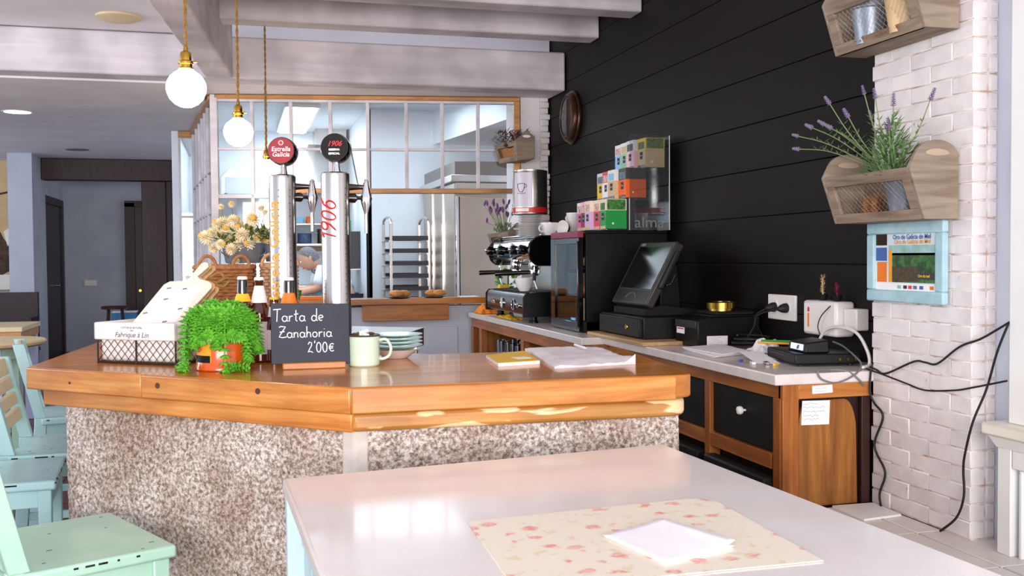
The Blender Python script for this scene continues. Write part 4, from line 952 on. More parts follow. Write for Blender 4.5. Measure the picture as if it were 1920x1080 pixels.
# cups, saucers, tin
def cup(x, y, z, s, lab, group=None, mark=False, hand=0.0):
    t = thing('coffee_cup', lab, 'cup', (x, y, z), hand, group)
    P_ = [(.022, 0), (.024, .003), (.036, .020), (.043, .045), (.044, .062), (.042, .062), (.034, .022), (.001, .008)]
    put('body', MB().lathe([(r*s, q*s) for r, q in P_], (0, 0, 0), 28), 'white_gloss', t, world=False)
    put('handle', MB().tube([(.040*s+sin(R(a))*.020*s, 0, .036*s+cos(R(a))*.016*s) for a in range(-20, 201, 22)], .0045*s, 8), 'white_gloss', t, world=False)
    if mark: put('red_mark', MB().tube(smoothpts([(.0*s, -.0375*s, .022*s), (.006*s, -.041*s, .030*s), (.002*s, -.0435*s, .040*s), (.010*s, -.0432*s, .048*s)]), .0022, 6), 'red', t, world=False)
    return t
cup(1.765, 6.20, .9996, 1.35, 'white coffee cup on the espresso machine grate, under the spout', None, False, R(60))
cup(1.87, 5.99, 1.3425, 1.35, 'white cup with a red squiggle on top of the espresso machine', None, True, R(200))
cup(2.02, 5.98, 1.3425, 1.35, 'plain white cup on top of the espresso machine, beside the tea boxes', None, False, R(160))
cup(1.98, 6.13, 1.3425, 1.35, 'white cup behind the squiggle cup on the espresso machine', None, False, R(100))
cup(2.03, 5.98, 1.3425+.070, 1.2, 'white cup stacked upon the plain cup on the espresso machine', None, False, R(120))
gp = thing('gilt_cup', 'gold-trimmed white cup lying on its side between the white cups', 'cup', (1.945, 5.955, 1.3425))
put('body', MB().lathe([(.022, 0), (.026, .004), (.040, .024), (.045, .05), (.043, .05), (.001, .010)], (1.968, 5.945, 1.3885), 24, (-.80, -.6, .12)), 'white_gloss', gp)
put('gilt_band', MB().lathe([(.0415, .028), (.0455, .049), (.0465, .05), (.0425, .028)], (1.968, 5.945, 1.3885), 24, (-.80, -.6, .12), closed=True), 'gold', gp)
s0 = None
for k in range(13):
    z = 1.3425+k*.0108
    if s0 is None:
        s0 = solo('saucer', MB().lathe([(.04, 0), (.045, .002), (.078, .009), (.079, .0105), (.076, .0105), (.042, .004), (.001, .004)], (0, 0, 0), 32), 'white_gloss', 'white saucer in the stack that carries the coffee tin', 'saucer', (0, 0, 0), 0, 'saucers stacked on the espresso machine'); q = s0
    else: q = s0.copy(); COL.objects.link(q)
    q.location = (1.835, 6.30, z)
for k in range(7):
    q = s0.copy(); COL.objects.link(q); q.location = (1.745, 6.03, 1.3425+k*.0108); q['label'] = 'white saucer in the lower stack at the front corner of the espresso machine'; q['group'] = 'saucers in the front stack'
tn = thing('coffee_tin', 'large silver coffee tin with a red base band and cup drawing', 'tin', (1.835, 6.30, 1.488)); tc = (1.835, 6.30, 1.488)
put('can', MB().lathe([(.110, 0), (.113, .003), (.112, .008), (.112, .270), (.114, .274), (.114, .280), (.108, .281), (.107, .276), (.001, .276)], tc, 48), 'steel', tn)
put('lid', MB().lathe([(.100, .2765), (.100, .284), (.001, .285)], tc, 36), 'steel', tn)
put('red_band', MB().lathe([(.1121, .010), (.1127, .010), (.1127, .044), (.1121, .044)], tc, 48, closed=True), 'red', tn)
lb = put('label', wrapq((1.835, 6.30), .1124, 196, 262, 1.536, 1.752, .0008, 18), 'tin_label', tn)
fc = lambda u, v: V((1.835+cos(R(226)+u/.1134)*.1134, 6.30+sin(R(226)+u/.1134)*.1134, 1.64+v))
put('cup_drawing', MB().tube([fc(*p) for p in [(-.030, .040), (-.028, .015), (-.015, -.010), (.004, -.012), (.018, .012), (.022, .042)]], .0022, 5).tube([fc(*p) for p in [(-.030, .040), (-.005, .043), (.022, .042)]], .0022, 5).tube([fc(*p) for p in [(.022, .036), (.032, .036), (.034, .022), (.020, .014)]], .002, 5).tube([fc(*p) for p in [(-.032, -.018), (0, -.022), (.026, -.018)]], .002, 5), 'ink', lb)
put('red_lozenge', wrapq((1.835, 6.30), .1129, 200, 250, 1.505, 1.527, .0008, 12), 'white_plastic', tn)
# behind the machine: small basil and yellow carton
bs_ = thing('potted_basil', 'small green herb in a dark pot beyond the espresso machine', 'plant', (1.90, 7.10, .81))
put('pot', MB().lathe([(.035, .8105), (.05, .90), (.052, .91), (.046, .91), (.001, .90)], (1.90, 7.10, 0), 20), 'charcoal_box', bs_)
lf = MB(); rg = random.Random(8)
for k in range(60): a = rg.uniform(0, 6.3); lf.leaf((1.90+.05*cos(a), 7.10+.05*sin(a), .92+rg.uniform(0, .20)), (cos(a), sin(a), .4), (0, 0, 1), .06, .035)
put('foliage', lf, 'succulent', bs_, kind='stuff', smooth=False)
put('stem', MB().cyl((1.90, 7.10, .9), (1.90, 7.10, 1.1), .006, n=6), 'leaf_dark', bs_)
solo('yellow_carton', MB().box(1.80, 1.87, 6.955, 7.02, .8105, 1.02), 'yellow_box', 'small yellow carton standing beyond the espresso machine', 'carton', (1.835, 7.0, .81), .003)
def cloth(nm, c, sx, sy, h, m, lab, seed):
    n = 16; vs = []; mb = MB()
    for j in range(n+1):
        for i in range(n+1):
            u, v = i/n*2-1, j/n*2-1; rr = max(abs(u), abs(v)); z = h*(1-rr**2)*(.6+.6*noise.noise(V((u*2+seed, v*2, 0)))+.3*noise.noise(V((u*5, v*5+seed, 0))))
            vs.append((c[0]+u*sx*(1+.12*noise.noise(V((v*2, seed, u)))), c[1]+v*sy*(1+.12*noise.noise(V((u*2, v, seed)))), c[2]+.002+max(0, z)))
    mb.add(vs, [(j*(n+1)+i, j*(n+1)+i+1, (j+1)*(n+1)+i+1, (j+1)*(n+1)+i) for j in range(n) for i in range(n)])
    o = solo(nm, mb, m, lab, 'cloth', c); md = o.modifiers.new('thickness', 'SOLIDIFY'); md.thickness = .003; md.offset = 1; return o
cloth('dish_cloth', (1.745, 7.12, .81), .07, .11, .085, 'orange_cloth', 'crumpled orange cloth at the far end of the worktop', 1.3)
cloth('duster', (1.75, 6.52, .81), .045, .22, .022, 'yellow_cloth', 'yellow cloth tucked under the espresso machine', 4.1)

# ---------------- display fridge
FR = dict(x0=1.76, x1=2.27, y0=5.12, y1=5.62, z0=.811, z1=1.355)
fr = thing('display_fridge', 'black countertop display fridge with a glass door', 'fridge', (2.0, 5.37, .811))
put('case_side', MB().box(1.80, 2.27, 5.12, 5.145, .82, 1.345), 'black', fr, .003); put('case_side', MB().box(1.80, 2.27, 5.595, 5.62, .82, 1.345), 'black', fr, .003)
put('case_top', MB().box(1.79, 2.27, 5.12, 5.62, 1.335, 1.355), 'black', fr, .004); put('case_base', MB().box(1.78, 2.27, 5.12, 5.62, .811, .87), 'black_matt', fr, .004)
put('case_back', MB().box(2.25, 2.27, 5.145, 5.595, .87, 1.335), 'mid_grey', fr)
put('header_strip', MB().box(1.758, 1.79, 5.13, 5.61, 1.318, 1.352), 'magenta', fr, .002)
dd = put('door', MB().box(1.76, 1.785, 5.12, 5.16, .815, 1.317).box(1.76, 1.785, 5.545, 5.62, .815, 1.317).box(1.76, 1.785, 5.16, 5.545, 1.285, 1.317).box(1.76, 1.785, 5.16, 5.545, .815, .865), 'black_gloss', fr, .002)
put('door_glass', MB().box(1.768, 1.774, 5.16, 5.545, .865, 1.285), 'fridge_glass', dd)
put('door_handle', MB().box(1.745, 1.76, 5.105, 5.118, .84, 1.30), 'dark_chrome', dd, .003)
put('price_card', MB().box(1.764, 1.768, 5.20, 5.27, .872, .885), 'sky_box', dd)
for z in (1.0, 1.15): put('wire_shelf', MB().box(1.80, 2.24, 5.15, 5.59, z, z+.005), 'steel_dark', fr)
it = 0
for (nm, m, dims, spots, lab) in (('snack_box', 'tan_box', (.07, .07, .06), [(1.84, 5.21, .871), (1.84, 5.29, .871), (1.84, 5.21, .932), (1.84, 5.29, .932), (1.93, 5.24, .871)], 'tan snack box in the bottom of the display fridge'),
    ('drink_can', 'charcoal_box', (.06, .06, .115), [(1.84, 5.42, .871), (1.84, 5.49, .871), (1.92, 5.45, .871)], 'dark can on the floor of the display fridge'),
    ('pastry_bag', 'paper_grey', (.04, .09, .12), [(1.85, 5.34, 1.0055), (1.85, 5.50, 1.0055)], 'white pouch on the lower wire shelf of the display fridge'),
    ('bread_roll', 'bread', (.08, .12, .07), [(1.84, 5.22, 1.0055), (1.86, 5.23, 1.1555), (1.86, 5.40, 1.1555)], 'brown roll on a wire shelf of the display fridge')):
    q0 = None
    for p in spots:
        if q0 is None:
            mb = MB().box(-dims[0]/2, dims[0]/2, -dims[1]/2, dims[1]/2, 0, dims[2]) if nm in ('snack_box', 'pastry_bag') else (MB().lathe([(.02, 0), (.03, .006), (.03, .1), (.025, .112), (.001, .112)], (0, 0, 0), 18) if nm == 'drink_can' else MB().sph((0, 0, .033), .033, (1.2, 1.7, 1), 14, 8))
            q0 = q = solo(nm, mb, m, lab, nm.split('_')[1], (0, 0, 0), .004 if nm != 'drink_can' else 0, {'snack_box': 'tan boxes in the fridge', 'drink_can': 'dark cans in the fridge', 'pastry_bag': 'white pouches in the fridge', 'bread_roll': 'rolls in the fridge'}[nm])
        else: q = q0.copy(); COL.objects.link(q)
        if len(spots) == 2: q['label'] = lab + (', nearer the till' if p is spots[0] else ', farther from the till')
        elif nm != 'drink_can': q['label'] = lab + {0: ', nearest the till and lowest' , 1: ', second from the till', 2: ', upper one nearest the till' if nm == 'snack_box' else ', farthest from the till', 3: ', upper one away from the till', 4: ', behind the front row'}[spots.index(p)]
        q.location = p

# ---------------- stepped acrylic tea stand with cartons
ts = thing('tea_stand', 'stepped clear acrylic stand etched with a word on the display fridge', 'stand', (2.05, 5.3, 1.355))
steps = ((1.885, 2.015, 1.362), (2.0, 2.125, 1.528), (2.11, 2.245, 1.690))
for x0, x1, z in steps: put('tier', MB().box(x0, x1, 5.045, 5.53, z-.004, z), 'acrylic', ts)
put('stand_side', MB().box(2.02, 2.245, 5.040, 5.044, 1.356, 1.86), 'acrylic', ts); put('stand_back', MB().box(2.245, 2.249, 5.04, 5.53, 1.356, 1.86), 'acrylic', ts)
for x, z0, z1 in ((2.245, 1.356, 1.86), (2.015, 1.356, 1.524)): put('bright_edge', MB().box(x, x+.003, 5.038, 5.041, z0, z1), 'white_plastic', ts)
text('etched_word', 'alma', .085, 'mid_grey', ts, (2.13, 5.0395, 1.395), (1, 0, 0), (0, 0, 1), thick=.0005, sx=1.1)
rows = [
 (0, .118, .158, [('pink', 'white_plastic', 'berry_print', 'pink and white tea carton'), ('magenta', 'pale_pink', 'berry_print', 'magenta tea carton'), ('lilac_box', 'cream_box', 'berry_print', 'lilac tea carton'), ('rose', 'cream_box', 'berry_print', 'rose red tea carton'), ('green', 'cream_box', 'leaf_print', 'green tea carton with leaf picture')]),
 (1, .115, .158, [('yellow_box', 'paper_grey', 'grey_print', 'yellow tea carton'), ('paper', 'rose', 'berry_print', 'white and red tea carton'), ('tan_box', 'white_plastic', 'sky_box', 'tan and white tea carton'), ('orange_box', 'charcoal_box', 'grey_print', 'orange and charcoal tea carton')]),
 (2, .112, .158, [('sky_box', 'white_plastic', 'berry_print', 'sky blue tea carton'), ('sage', 'white_plastic', 'tan_box', 'sage green tea carton'), ('pale_pink', 'paper_grey', 'charcoal_box', 'pale pink tea carton'), ('tan_box', 'yellow_box', 'seed_print', 'tan and yellow tea carton')])]
tier = ['lowest', 'middle', 'highest']
for ti, dx, hh, cs in rows:
    n = len(cs); dy = .47/n if n == 5 else .45/n
    for k, (m1, m2, m3, lab) in enumerate(cs):
        x0 = steps[ti][0]+.002; z0 = steps[ti][2]+.0005; ya = 5.05+(n-1-k)*dy; yb = ya+dy-.004
        jut = .010*((k*7+ti*3) % 3)*(k < n-1)
        t = thing('tea_carton', lab+' on the %s tier of the acrylic stand' % tier[ti], 'tea box', (x0+dx/2, (ya+yb)/2, z0), 0, 'tea cartons on the acrylic stand')
        put('carton', MB().box(x0-jut, x0+dx, ya, yb, z0, z0+hh*.62), m1, t, .001)
        put('upper_panel', MB().box(x0-jut, x0+dx, ya, yb, z0+hh*.62, z0+hh), m2, t, .001)
        put('picture', MB().box(x0-jut-.0006, x0-jut, ya+.012, yb-.012, z0+hh*.64, z0+hh*.88), m3, t)
        if k == n-1: put('side_picture', MB().box(x0+.008 if ti != 1 else x0, x0+dx-.006, ya-.0006, ya, z0+hh*.64, z0+hh*.98), m3 if ti != 1 else 'charcoal_box', t); put('seal', MB().sph((x0+dx*.35, ya, z0+hh*.18), .006, (1, .2, 1)), 'white_plastic', t)
        lg_ = put('emblem', MB().box(x0-jut-.0008, x0-jut, (ya+yb)/2-.018, (ya+yb)/2+.018, z0+hh*.30, z0+hh*.54), 'ink', t)
        text('lettering', 'alma', .014, 'white_plastic', lg_, (x0-jut-.0009, (ya+yb)/2, z0+hh*.42), (0, -1, 0), (0, 0, 1), thick=.0003)
        put('arch_cut', MB().lathe([(.02, 0), (.02, .0008)], (x0-jut-.0008, (ya+yb)/2, z0+.004), 16, (1, 0, 0)) if False else MB().box(x0-jut-.0008, x0-jut, ya+.006, yb-.006, z0, z0+.016), 'tan_box' if ti == 0 else 'bottle_brown', t)

# ---------------- till
solo('till_board', MB().box(1.758, 2.27, 4.245, 4.99, .8105, .828), 'pale_wood', 'pale wooden board under the cash drawer', 'board', (2.0, 4.6, .8105), .003)
cw = thing('cash_drawer', 'black cash drawer on the pale wooden board', 'cash drawer', (2.0, 4.67, .8285))
put('case', MB().box(1.825, 2.24, 4.39, 4.955, .829, .93), 'black_plastic', cw, .004)
dw = put('drawer', MB().box(1.808, 1.826, 4.405, 4.94, .836, .922), 'black_plastic', cw, .003)
put('slot', MB().box(1.8065, 1.809, 4.58, 4.89, .873, .882), 'black', dw); put('lock', MB().lathe([(.014, 0), (.013, .005), (.001, .006)], (1.808, 4.56, .878), 18, (-1, 0, 0)), 'brass', dw)
ps = thing('till_screen', 'black touch-screen till terminal tilted on its base', 'till', (2.0, 4.67, .93))
put('base', MB().slab([(1.86, 4.47, .931), (2.18, 4.47, .931), (2.18, 4.47, .955), (1.95, 4.47, .985), (1.86, 4.47, .965)], (0, .40, 0)), 'black_matt', ps, .004)
put('neck', MB().slab([(1.98, 4.57, .95), (2.10, 4.57, .95), (2.08, 4.57, 1.18), (2.00, 4.57, 1.16)], (0, .2, 0)), 'black', ps, .006)
sd_ = V((.16, 0, .295)).normalized(); sn = V((-.295, 0, .16)).normalized(); so = V((1.855, 4.665, .985))
def sq(a, b, c): return so + V((0, 1, 0))*a + sd_*b + sn*c
def sbox(a0, a1, b0, b1, c0, c1): return MB().hexa([sq(a0, b0, c0), sq(a1, b0, c0), sq(a1, b1, c0), sq(a0, b1, c0)], [sq(a0, b0, c1), sq(a1, b0, c1), sq(a1, b1, c1), sq(a0, b1, c1)])
sh = put('screen_shell', sbox(-.225, .225, 0, .345, -.045, 0), 'grey_plastic', ps, .008)
put('screen_glass', sbox(-.200, .200, .085, .315, 0, .0015), 'screen', sh); put('keypad_strip', sbox(-.20, .20, .012, .075, 0, .001), 'black_plastic', sh)
put('strip_arc', MB().tube([sq(.06*cos(R(a)), .03+.03*sin(R(a)), .0015) for a in range(0, 181, 15)], .0015, 5), 'mid_grey', sh)
put('badge', sbox(.14, .19, .322, .335, 0, .001), 'mid_grey', sh); put('card_reader', sbox(-.262, -.226, .10, .30, -.03, -.012), 'black_plastic', ps, .004)
put('stylus_clip', MB().tube([sq(-.24, .12, -.03), sq(-.27, .14, -.05), sq(-.27, .19, -.05)], .005, 6), 'black_gloss', ps)
pr_ = thing('receipt_printer', 'black receipt printer with white labels beside the cash drawer', 'printer', (2.1, 4.21, .8105))
put('case', MB().slab([(1.955, 4.09, .811), (2.26, 4.09, .811), (2.26, 4.09, .945), (1.99, 4.09, .945), (1.955, 4.09, .928)], (0, .235, 0)), 'black', pr_, .005)
put('front_flap', MB().box(1.950, 1.956, 4.10, 4.315, .895, .928), 'grey_plastic', pr_, .002)
put('warning_label', MB().box(1.9535, 1.9555, 4.225, 4.305, .865, .893), 'paper', pr_); put('red_line', MB().box(1.953, 1.9536, 4.23, 4.30, .884, .889), 'red', pr_)
sl_ = put('serial_label', MB().box(2.0, 2.10, 4.0885, 4.0902, .822, .862), 'paper_grey', pr_)
put('fine_print', scribble(MB(), (2.006, 4.0883, .855), (1, 0, 0), (0, 0, 1), .085, 5, .007, .0005, 9), 'ink', sl_)
put('paper_lid', MB().box(2.03, 2.25, 4.11, 4.31, .944, .952), 'black_plastic', pr_, .003)
sb_ = solo('black_scanner_box', MB().box(2.05, 2.24, 4.10, 4.30, .9525, .968), 'black_matt', 'flat black box lying on the receipt printer', 'box', (2.15, 4.2, .9525), .004)
for nm, z, r, tl_, lab in (('lower', .9685, .060, .0, 'thin gold ring of tape under the wider gold roll'), ('upper', .9805, .066, .1, 'wide gold roll of tape on the receipt printer')):
    hgt = .010 if nm == 'lower' else .026
    t = thing('gold_tape', lab, 'tape', (2.12, 4.19, z), 0)
    put('roll', MB().lathe([(r, 0), (r, hgt), (r*.85, hgt), (r*.85, 0)], (2.12, 4.19, z), 36, (tl_*-.3, -tl_*.1, 1), closed=True), 'gold', t)
    put('core', MB().lathe([(r*.84, .001), (r*.84, hgt-.001), (r*.78, hgt-.001), (r*.78, .001)], (2.12, 4.19, z), 36, (tl_*-.3, -tl_*.1, 1), closed=True), 'bronze', t)
# papers
rg = random.Random(2); base = [(1.855, 4.02), (2.085, 4.10), (2.02, 3.765), (1.838, 3.665)]
base = [(1.838, 3.665), (2.02, 3.765), (2.085, 4.07), (1.855, 4.02)]
for k, lab in enumerate(('bottom sheet', 'second sheet', 'third sheet', 'top sheet')):
    a = (k-1.5)*.05; cx, cy = 1.95, 3.88
    pp = [(cx+(x-cx)*cos(a)-(y-cy)*sin(a), cy+(x-cx)*sin(a)+(y-cy)*cos(a)) for x, y in base]
    z = .8105+k*.004
    solo('paper_sheet', MB().slab([(x, y, z+.0003) for x, y in pp], (0, 0, .0034)), 'paper' if k % 2 else 'paper_grey', '%s of the loose paper pile beside the receipt printer' % lab, 'paper', (cx, cy, z), .001, 'papers on the worktop')
solo('folded_receipt', MB().hexa([(1.885, 3.44, .8108), (1.965, 3.40, .8108), (2.0, 3.62, .838), (1.93, 3.66, .834)], [(1.885, 3.44, .8116), (1.965, 3.40, .8116), (2.0, 3.62, .8388), (1.93, 3.66, .8348)]), 'paper', 'white folded paper in front of the black router', 'paper', (1.96, 3.54, .811), .001)
cloth('paper_tissue', (2.15, 3.84, .8105), .055, .075, .065, 'paper', 'crumpled white tissue behind the black router', 7.7)
for nm, m, p, q, lab in (('pen', 'green', (2.05, 3.70, .872), (2.16, 3.60, .872), 'green pen lying behind the router'), ('pen', 'amber_label', (2.03, 3.69, .866), (2.14, 3.565, .866), 'yellow pen lying on the router')):
    solo(nm, MB().cyl(p, q, .0045, n=10).cyl(q, V(q)+(V(q)-V(p)).normalized()*.012, .004, .001, 10), m, lab, 'pen', p)
for k, (x, y, m, lab) in enumerate(((1.845, 3.50, 'ink_blue', 'tiny blue bead on the worktop edge'), (1.90, 3.335, 'yellow', 'tiny yellow bead beside the router'), (1.905, 3.40, 'bottle_brown', 'small brown clip beside the router'), (1.86, 3.42, 'paper_grey', 'short pale eraser beside the router'))):
    solo(['bead', 'bead', 'clip', 'eraser'][k], MB().cyl((x, y, .8155), (x+.02, y+.012, .8155), .005, n=10) if k < 2 else MB().obox((x, y, .816), (.012, .04, 0), (-.014, .005, 0), (0, 0, .010)), m, lab, ['bead', 'bead', 'clip', 'eraser'][k], (x, y, .8105), .001 if k > 1 else 0)
rt_ = thing('router', 'flat black router with printed front at the end of the worktop', 'router', (2.08, 3.42, .8105))
rq = [(1.955, 3.285), (2.205, 3.245), (2.245, 3.52), (2.02, 3.60)]
put('case', MB().prism(rq, .818, .857), 'black_plastic', rt_, .006)
for x, y in ((2.0, 3.32), (2.18, 3.28), (2.2, 3.48), (2.05, 3.54)): put('foot', MB().cyl((x, y, .8107), (x, y, .82), .012, n=10), 'rubber', rt_)
fu = V((1.955-2.02, 3.285-3.60, 0)).normalized(); fnn = V((fu.y, -fu.x, 0)); 
put('front_print', scribble(MB(), V((2.016, 3.575, .842))+fnn*.0014, fu, (0, 0, 1), .20, 1, .014, .0008, 6), 'mid_grey', rt_)
for k in range(3): c_ = V((2.215-.02*k, 3.262+.004*k, .838)); put('port', MB().cyl((2.18-.03*k, 3.2475+.005*k, .836), (2.18-.03*k, 3.240+.005*k, .836), .006, n=10), 'gold', rt_)
cl = thing('card_terminal', 'small black handset with a lit screen lying on the router', 'handset', (2.05, 3.40, .8575))
put('body', MB().hexa([(2.005, 3.30, .8578), (2.10, 3.285, .8578), (2.125, 3.44, .8578), (2.025, 3.455, .8578)], [(2.012, 3.305, .893), (2.10, 3.292, .905), (2.122, 3.435, .905), (2.030, 3.448, .893)]), 'black_plastic', cl, .005)
cd_ = MB().hexa([(2.0065, 3.318, .866), (2.0065+.003, 3.318, .866), (2.026, 3.43, .866), (2.023, 3.43, .866)], [(2.0095, 3.32, .888), (2.0125, 3.32, .888), (2.029, 3.43, .888), (2.026, 3.43, .888)])
scn = put('screen', cd_, 'lcd', cl)
put('screen_digit', MB().hexa([(2.004, 3.35, .870), (2.010, 3.35, .870), (2.012, 3.36, .870), (2.006, 3.36, .870)], [(2.010, 3.35, .884), (2.014, 3.35, .884), (2.016, 3.36, .884), (2.012, 3.36, .884)]), 'navy', cl)
# wall socket, plugs, charger, cables
sk = thing('wall_socket', 'white double socket plate on the black boarded wall', 'socket', (2.296, 3.955, .98))
put('plate', MB().box(2.288, 2.300, 3.84, 4.07, .935, 1.045), 'white_plastic', sk, .004)
for y in (3.905, 4.005): put('socket_well', MB().lathe([(.028, 0), (.028, .004), (.022, .004), (.022, .001), (.001, .001)], (2.2885, y, .99), 24, (-1, 0, 0)), 'white_gloss', sk)
for y, lab, pts in ((3.905, 'black plug in the nearer well of the wall socket', [(2.24, 3.91, .985), (2.20, 4.0, .955), (2.19, 4.02, .90), (2.16, 4.05, .83), (2.13, 4.03, .816)]), (4.005, 'black plug in the farther well of the wall socket', [(2.25, 4.01, .985), (2.22, 4.07, .94), (2.275, 4.10, .86), (2.275, 4.08, .818)])):
    t = thing('power_plug', lab, 'plug', (2.28, y, .99))
    put('plug_body', MB().lathe([(.020, 0), (.021, .012), (.016, .03), (.008, .045)], (2.2865, y, .99), 20, (-1, 0, -.1)), 'rubber', t); put('flex', MB().tube(smoothpts(pts), .004, 6), 'rubber', t)
ch = thing('white_adaptor', 'white wall adaptor box on the black wall beside the pillar', 'adaptor', (2.26, 3.54, .90))
put('body', MB().box(2.215, 2.300, 3.425, 3.66, .900, 1.036), 'white_plastic', ch, .012); put('red_print', MB().box(2.2135, 2.2155, 3.612, 3.622, .93, .985), 'orange', ch); put('red_logo', MB().sph((2.2145, 3.617, 1.0), .008, (.2, 1, 1.3)), 'red', ch)
solo('white_plug_block', MB().box(2.245, 2.300, 3.335, 3.420, .93, 1.012), 'white_plastic', 'small white plug block between the adaptor and the brick pillar', 'adaptor', (2.27, 3.38, .93), .005)
for k, (y, m, lab, sh_) in enumerate(((3.585, 'tan_box', 'dried pale sprig in a dark pot on the white adaptor', 1), (3.485, 'magenta', 'dark red sprig in a dark pot on the white adaptor', .6))):
    t = thing('dried_sprig', lab, 'plant', (2.26, y, 1.037)); rg = random.Random(k)
    put('pot', MB().lathe([(.014, 1.037), (.020, 1.06), (.018, 1.06), (.001, 1.058)], (2.26, y, 0), 16), 'black_matt', t)
    mb = MB().tube([(2.26, y, 1.055), (2.26, y+.005, 1.055+.075*sh_)], .0025, 6)
    for i in range(34): a = rg.uniform(0, 6.3); mb.leaf((2.26, y+.002, 1.06+.075*sh_*i/34), (cos(a), sin(a), .8), (0, 0, 1), .016, .006)
    put('sprig', mb, m, t, smooth=False)
def cable(nm, pts, r, m, lab, n=6): return solo(nm, MB().tube(smoothpts(pts, n), r, 6), m, lab, 'cable', pts[0])
cable('white_cable', [(2.19, 3.50, .815), (2.20, 3.52, .87), (2.20, 3.47, .925), (2.19, 3.36, .945), (2.19, 3.25, .93), (2.18, 3.17, .87), (2.18, 3.16, .825), (2.14, 3.14, .818)], .006, 'white_plastic', 'thick white cable looping over the router')
cable('grey_cable', [(2.20, 3.42, .885), (2.19, 3.34, .875), (2.15, 3.20, .85), (2.12, 3.12, .83), (2.07, 3.085, .80), (2.0, 3.085, .775), (1.94, 3.085, .79), (1.93, 3.09, .82), (1.99, 3.12, .8165), (2.05, 3.10, .812), (2.09, 3.085, .78), (2.11, 3.09, .76)], .0035, 'mid_grey', 'thin grey cable looping over the worktop end')
cable('adaptor_flex', [(2.214, 3.46, 1.02), (2.20, 3.50, .98), (2.20, 3.525, .94), (2.205, 3.52, .91), (2.20, 3.48, .882)], .0022, 'rubber', 'thin black flex hanging across the white adaptor')
cable('coiled_flex', [(2.13+.07*cos(i*.75)+.004*i*.3, 3.975+.075*sin(i*.75), .816+.0019*i) for i in range(30)], .0042, 'rubber', 'coil of black flex on the worktop behind the papers')
px = 2.139
cable('wall_cable', [(2.15, 3.11, .822), (px, 3.06, .818), (px, 3.005, .811), (px, 2.858, .866), (px, 2.80, .869), (px, 2.742, .871), (px, 2.64, .933), (2.145, 2.56, .962), (2.155, 2.50, .995), (2.149, 2.445, 1.02)], .0035, 'rubber', 'black cable climbing across the brick pillar from the router to the white post')
cable('hanging_cable', [(2.147, 2.447, 1.015), (px, 2.481, .931), (px, 2.524, .816), (2.095, 2.527, .721), (2.11, 2.578, .616), (px-.01, 2.608, .561), (px-.01, 2.605, .48), (px-.012, 2.635, .407), (2.12, 2.70, .349)], .004, 'rubber', 'black cable hanging from the white post down to the tiled ledge')
cable('slack_cable', [(2.14, 3.12, .815), (px, 3.02, .805), (px, 2.90, .79), (px, 2.80, .779), (px, 2.663, .796), (px, 2.58, .815), (2.147, 2.45, .85)], .003, 'rubber', 'thin slack cable running low across the brick pillar')
cable('drop_cable', [(2.135, 3.085, .815), (px-.01, 3.082, .74), (px, 3.070, .70), (px, 3.021, .659), (px, 3.069, .552), (px, 3.008, .471), (px, 3.038, .391), (px-.01, 3.016, .349)], .004, 'rubber', 'black cable snaking down beside the counter end')
solo('white_offcut', MB().slab([(1.977, 3.076, .3435), (2.140, 3.072, .3435), (2.130, 2.907, .3435), (1.974, 2.886, .3435)], (0, 0, .008)), 'white_paint', 'white board offcut lying on the tiled ledge', 'board', (2.05, 2.98, .3435), .001)

# ---------------- wall clock
ck = thing('wall_clock', 'round bronze-rimmed wall clock on the black boards', 'clock', (2.30, 6.79, 2.19)); cc = (2.299, 6.79, 2.19); ax = (-1, 0, 0)
put('case', MB().lathe([(.178, 0), (.186, .004), (.187, .016), (.180, .024), (.172, .027), (.174, .034), (.166, .046), (.150, .054), (.136, .056), (.130, .052), (.129, .044), (.001, .042)], cc, 56, ax), 'bronze', ck)
fc_ = put('dial', MB().lathe([(.129, .0425), (.129, .046), (.001, .046)], cc, 48, ax), 'clock_face', ck)
tk = MB()
for k in range(12): a = k*pi/6; tk.obox((2.2524, 6.79+sin(a)*.103, 2.19+cos(a)*.103), (.001, 0, 0), (0, cos(a)*.007, -sin(a)*.007), (0, sin(a)*.026, cos(a)*.026))
put('hour_marks', tk, 'ink', fc_)
for a, l, w in ((R(200), .07, .008), (R(215), .10, .005)): put('hand', MB().obox((2.2515, 6.79-sin(a)*l/2, 2.19+cos(a)*l/2), (.001, 0, 0), (0, cos(a)*w, sin(a)*w), (0, -sin(a)*l, cos(a)*l)), 'ink', ck)
put('clock_glass', MB().lathe([(.1295, .0500), (.1295, .0508)], cc, 40, ax), 'fridge_glass', ck)

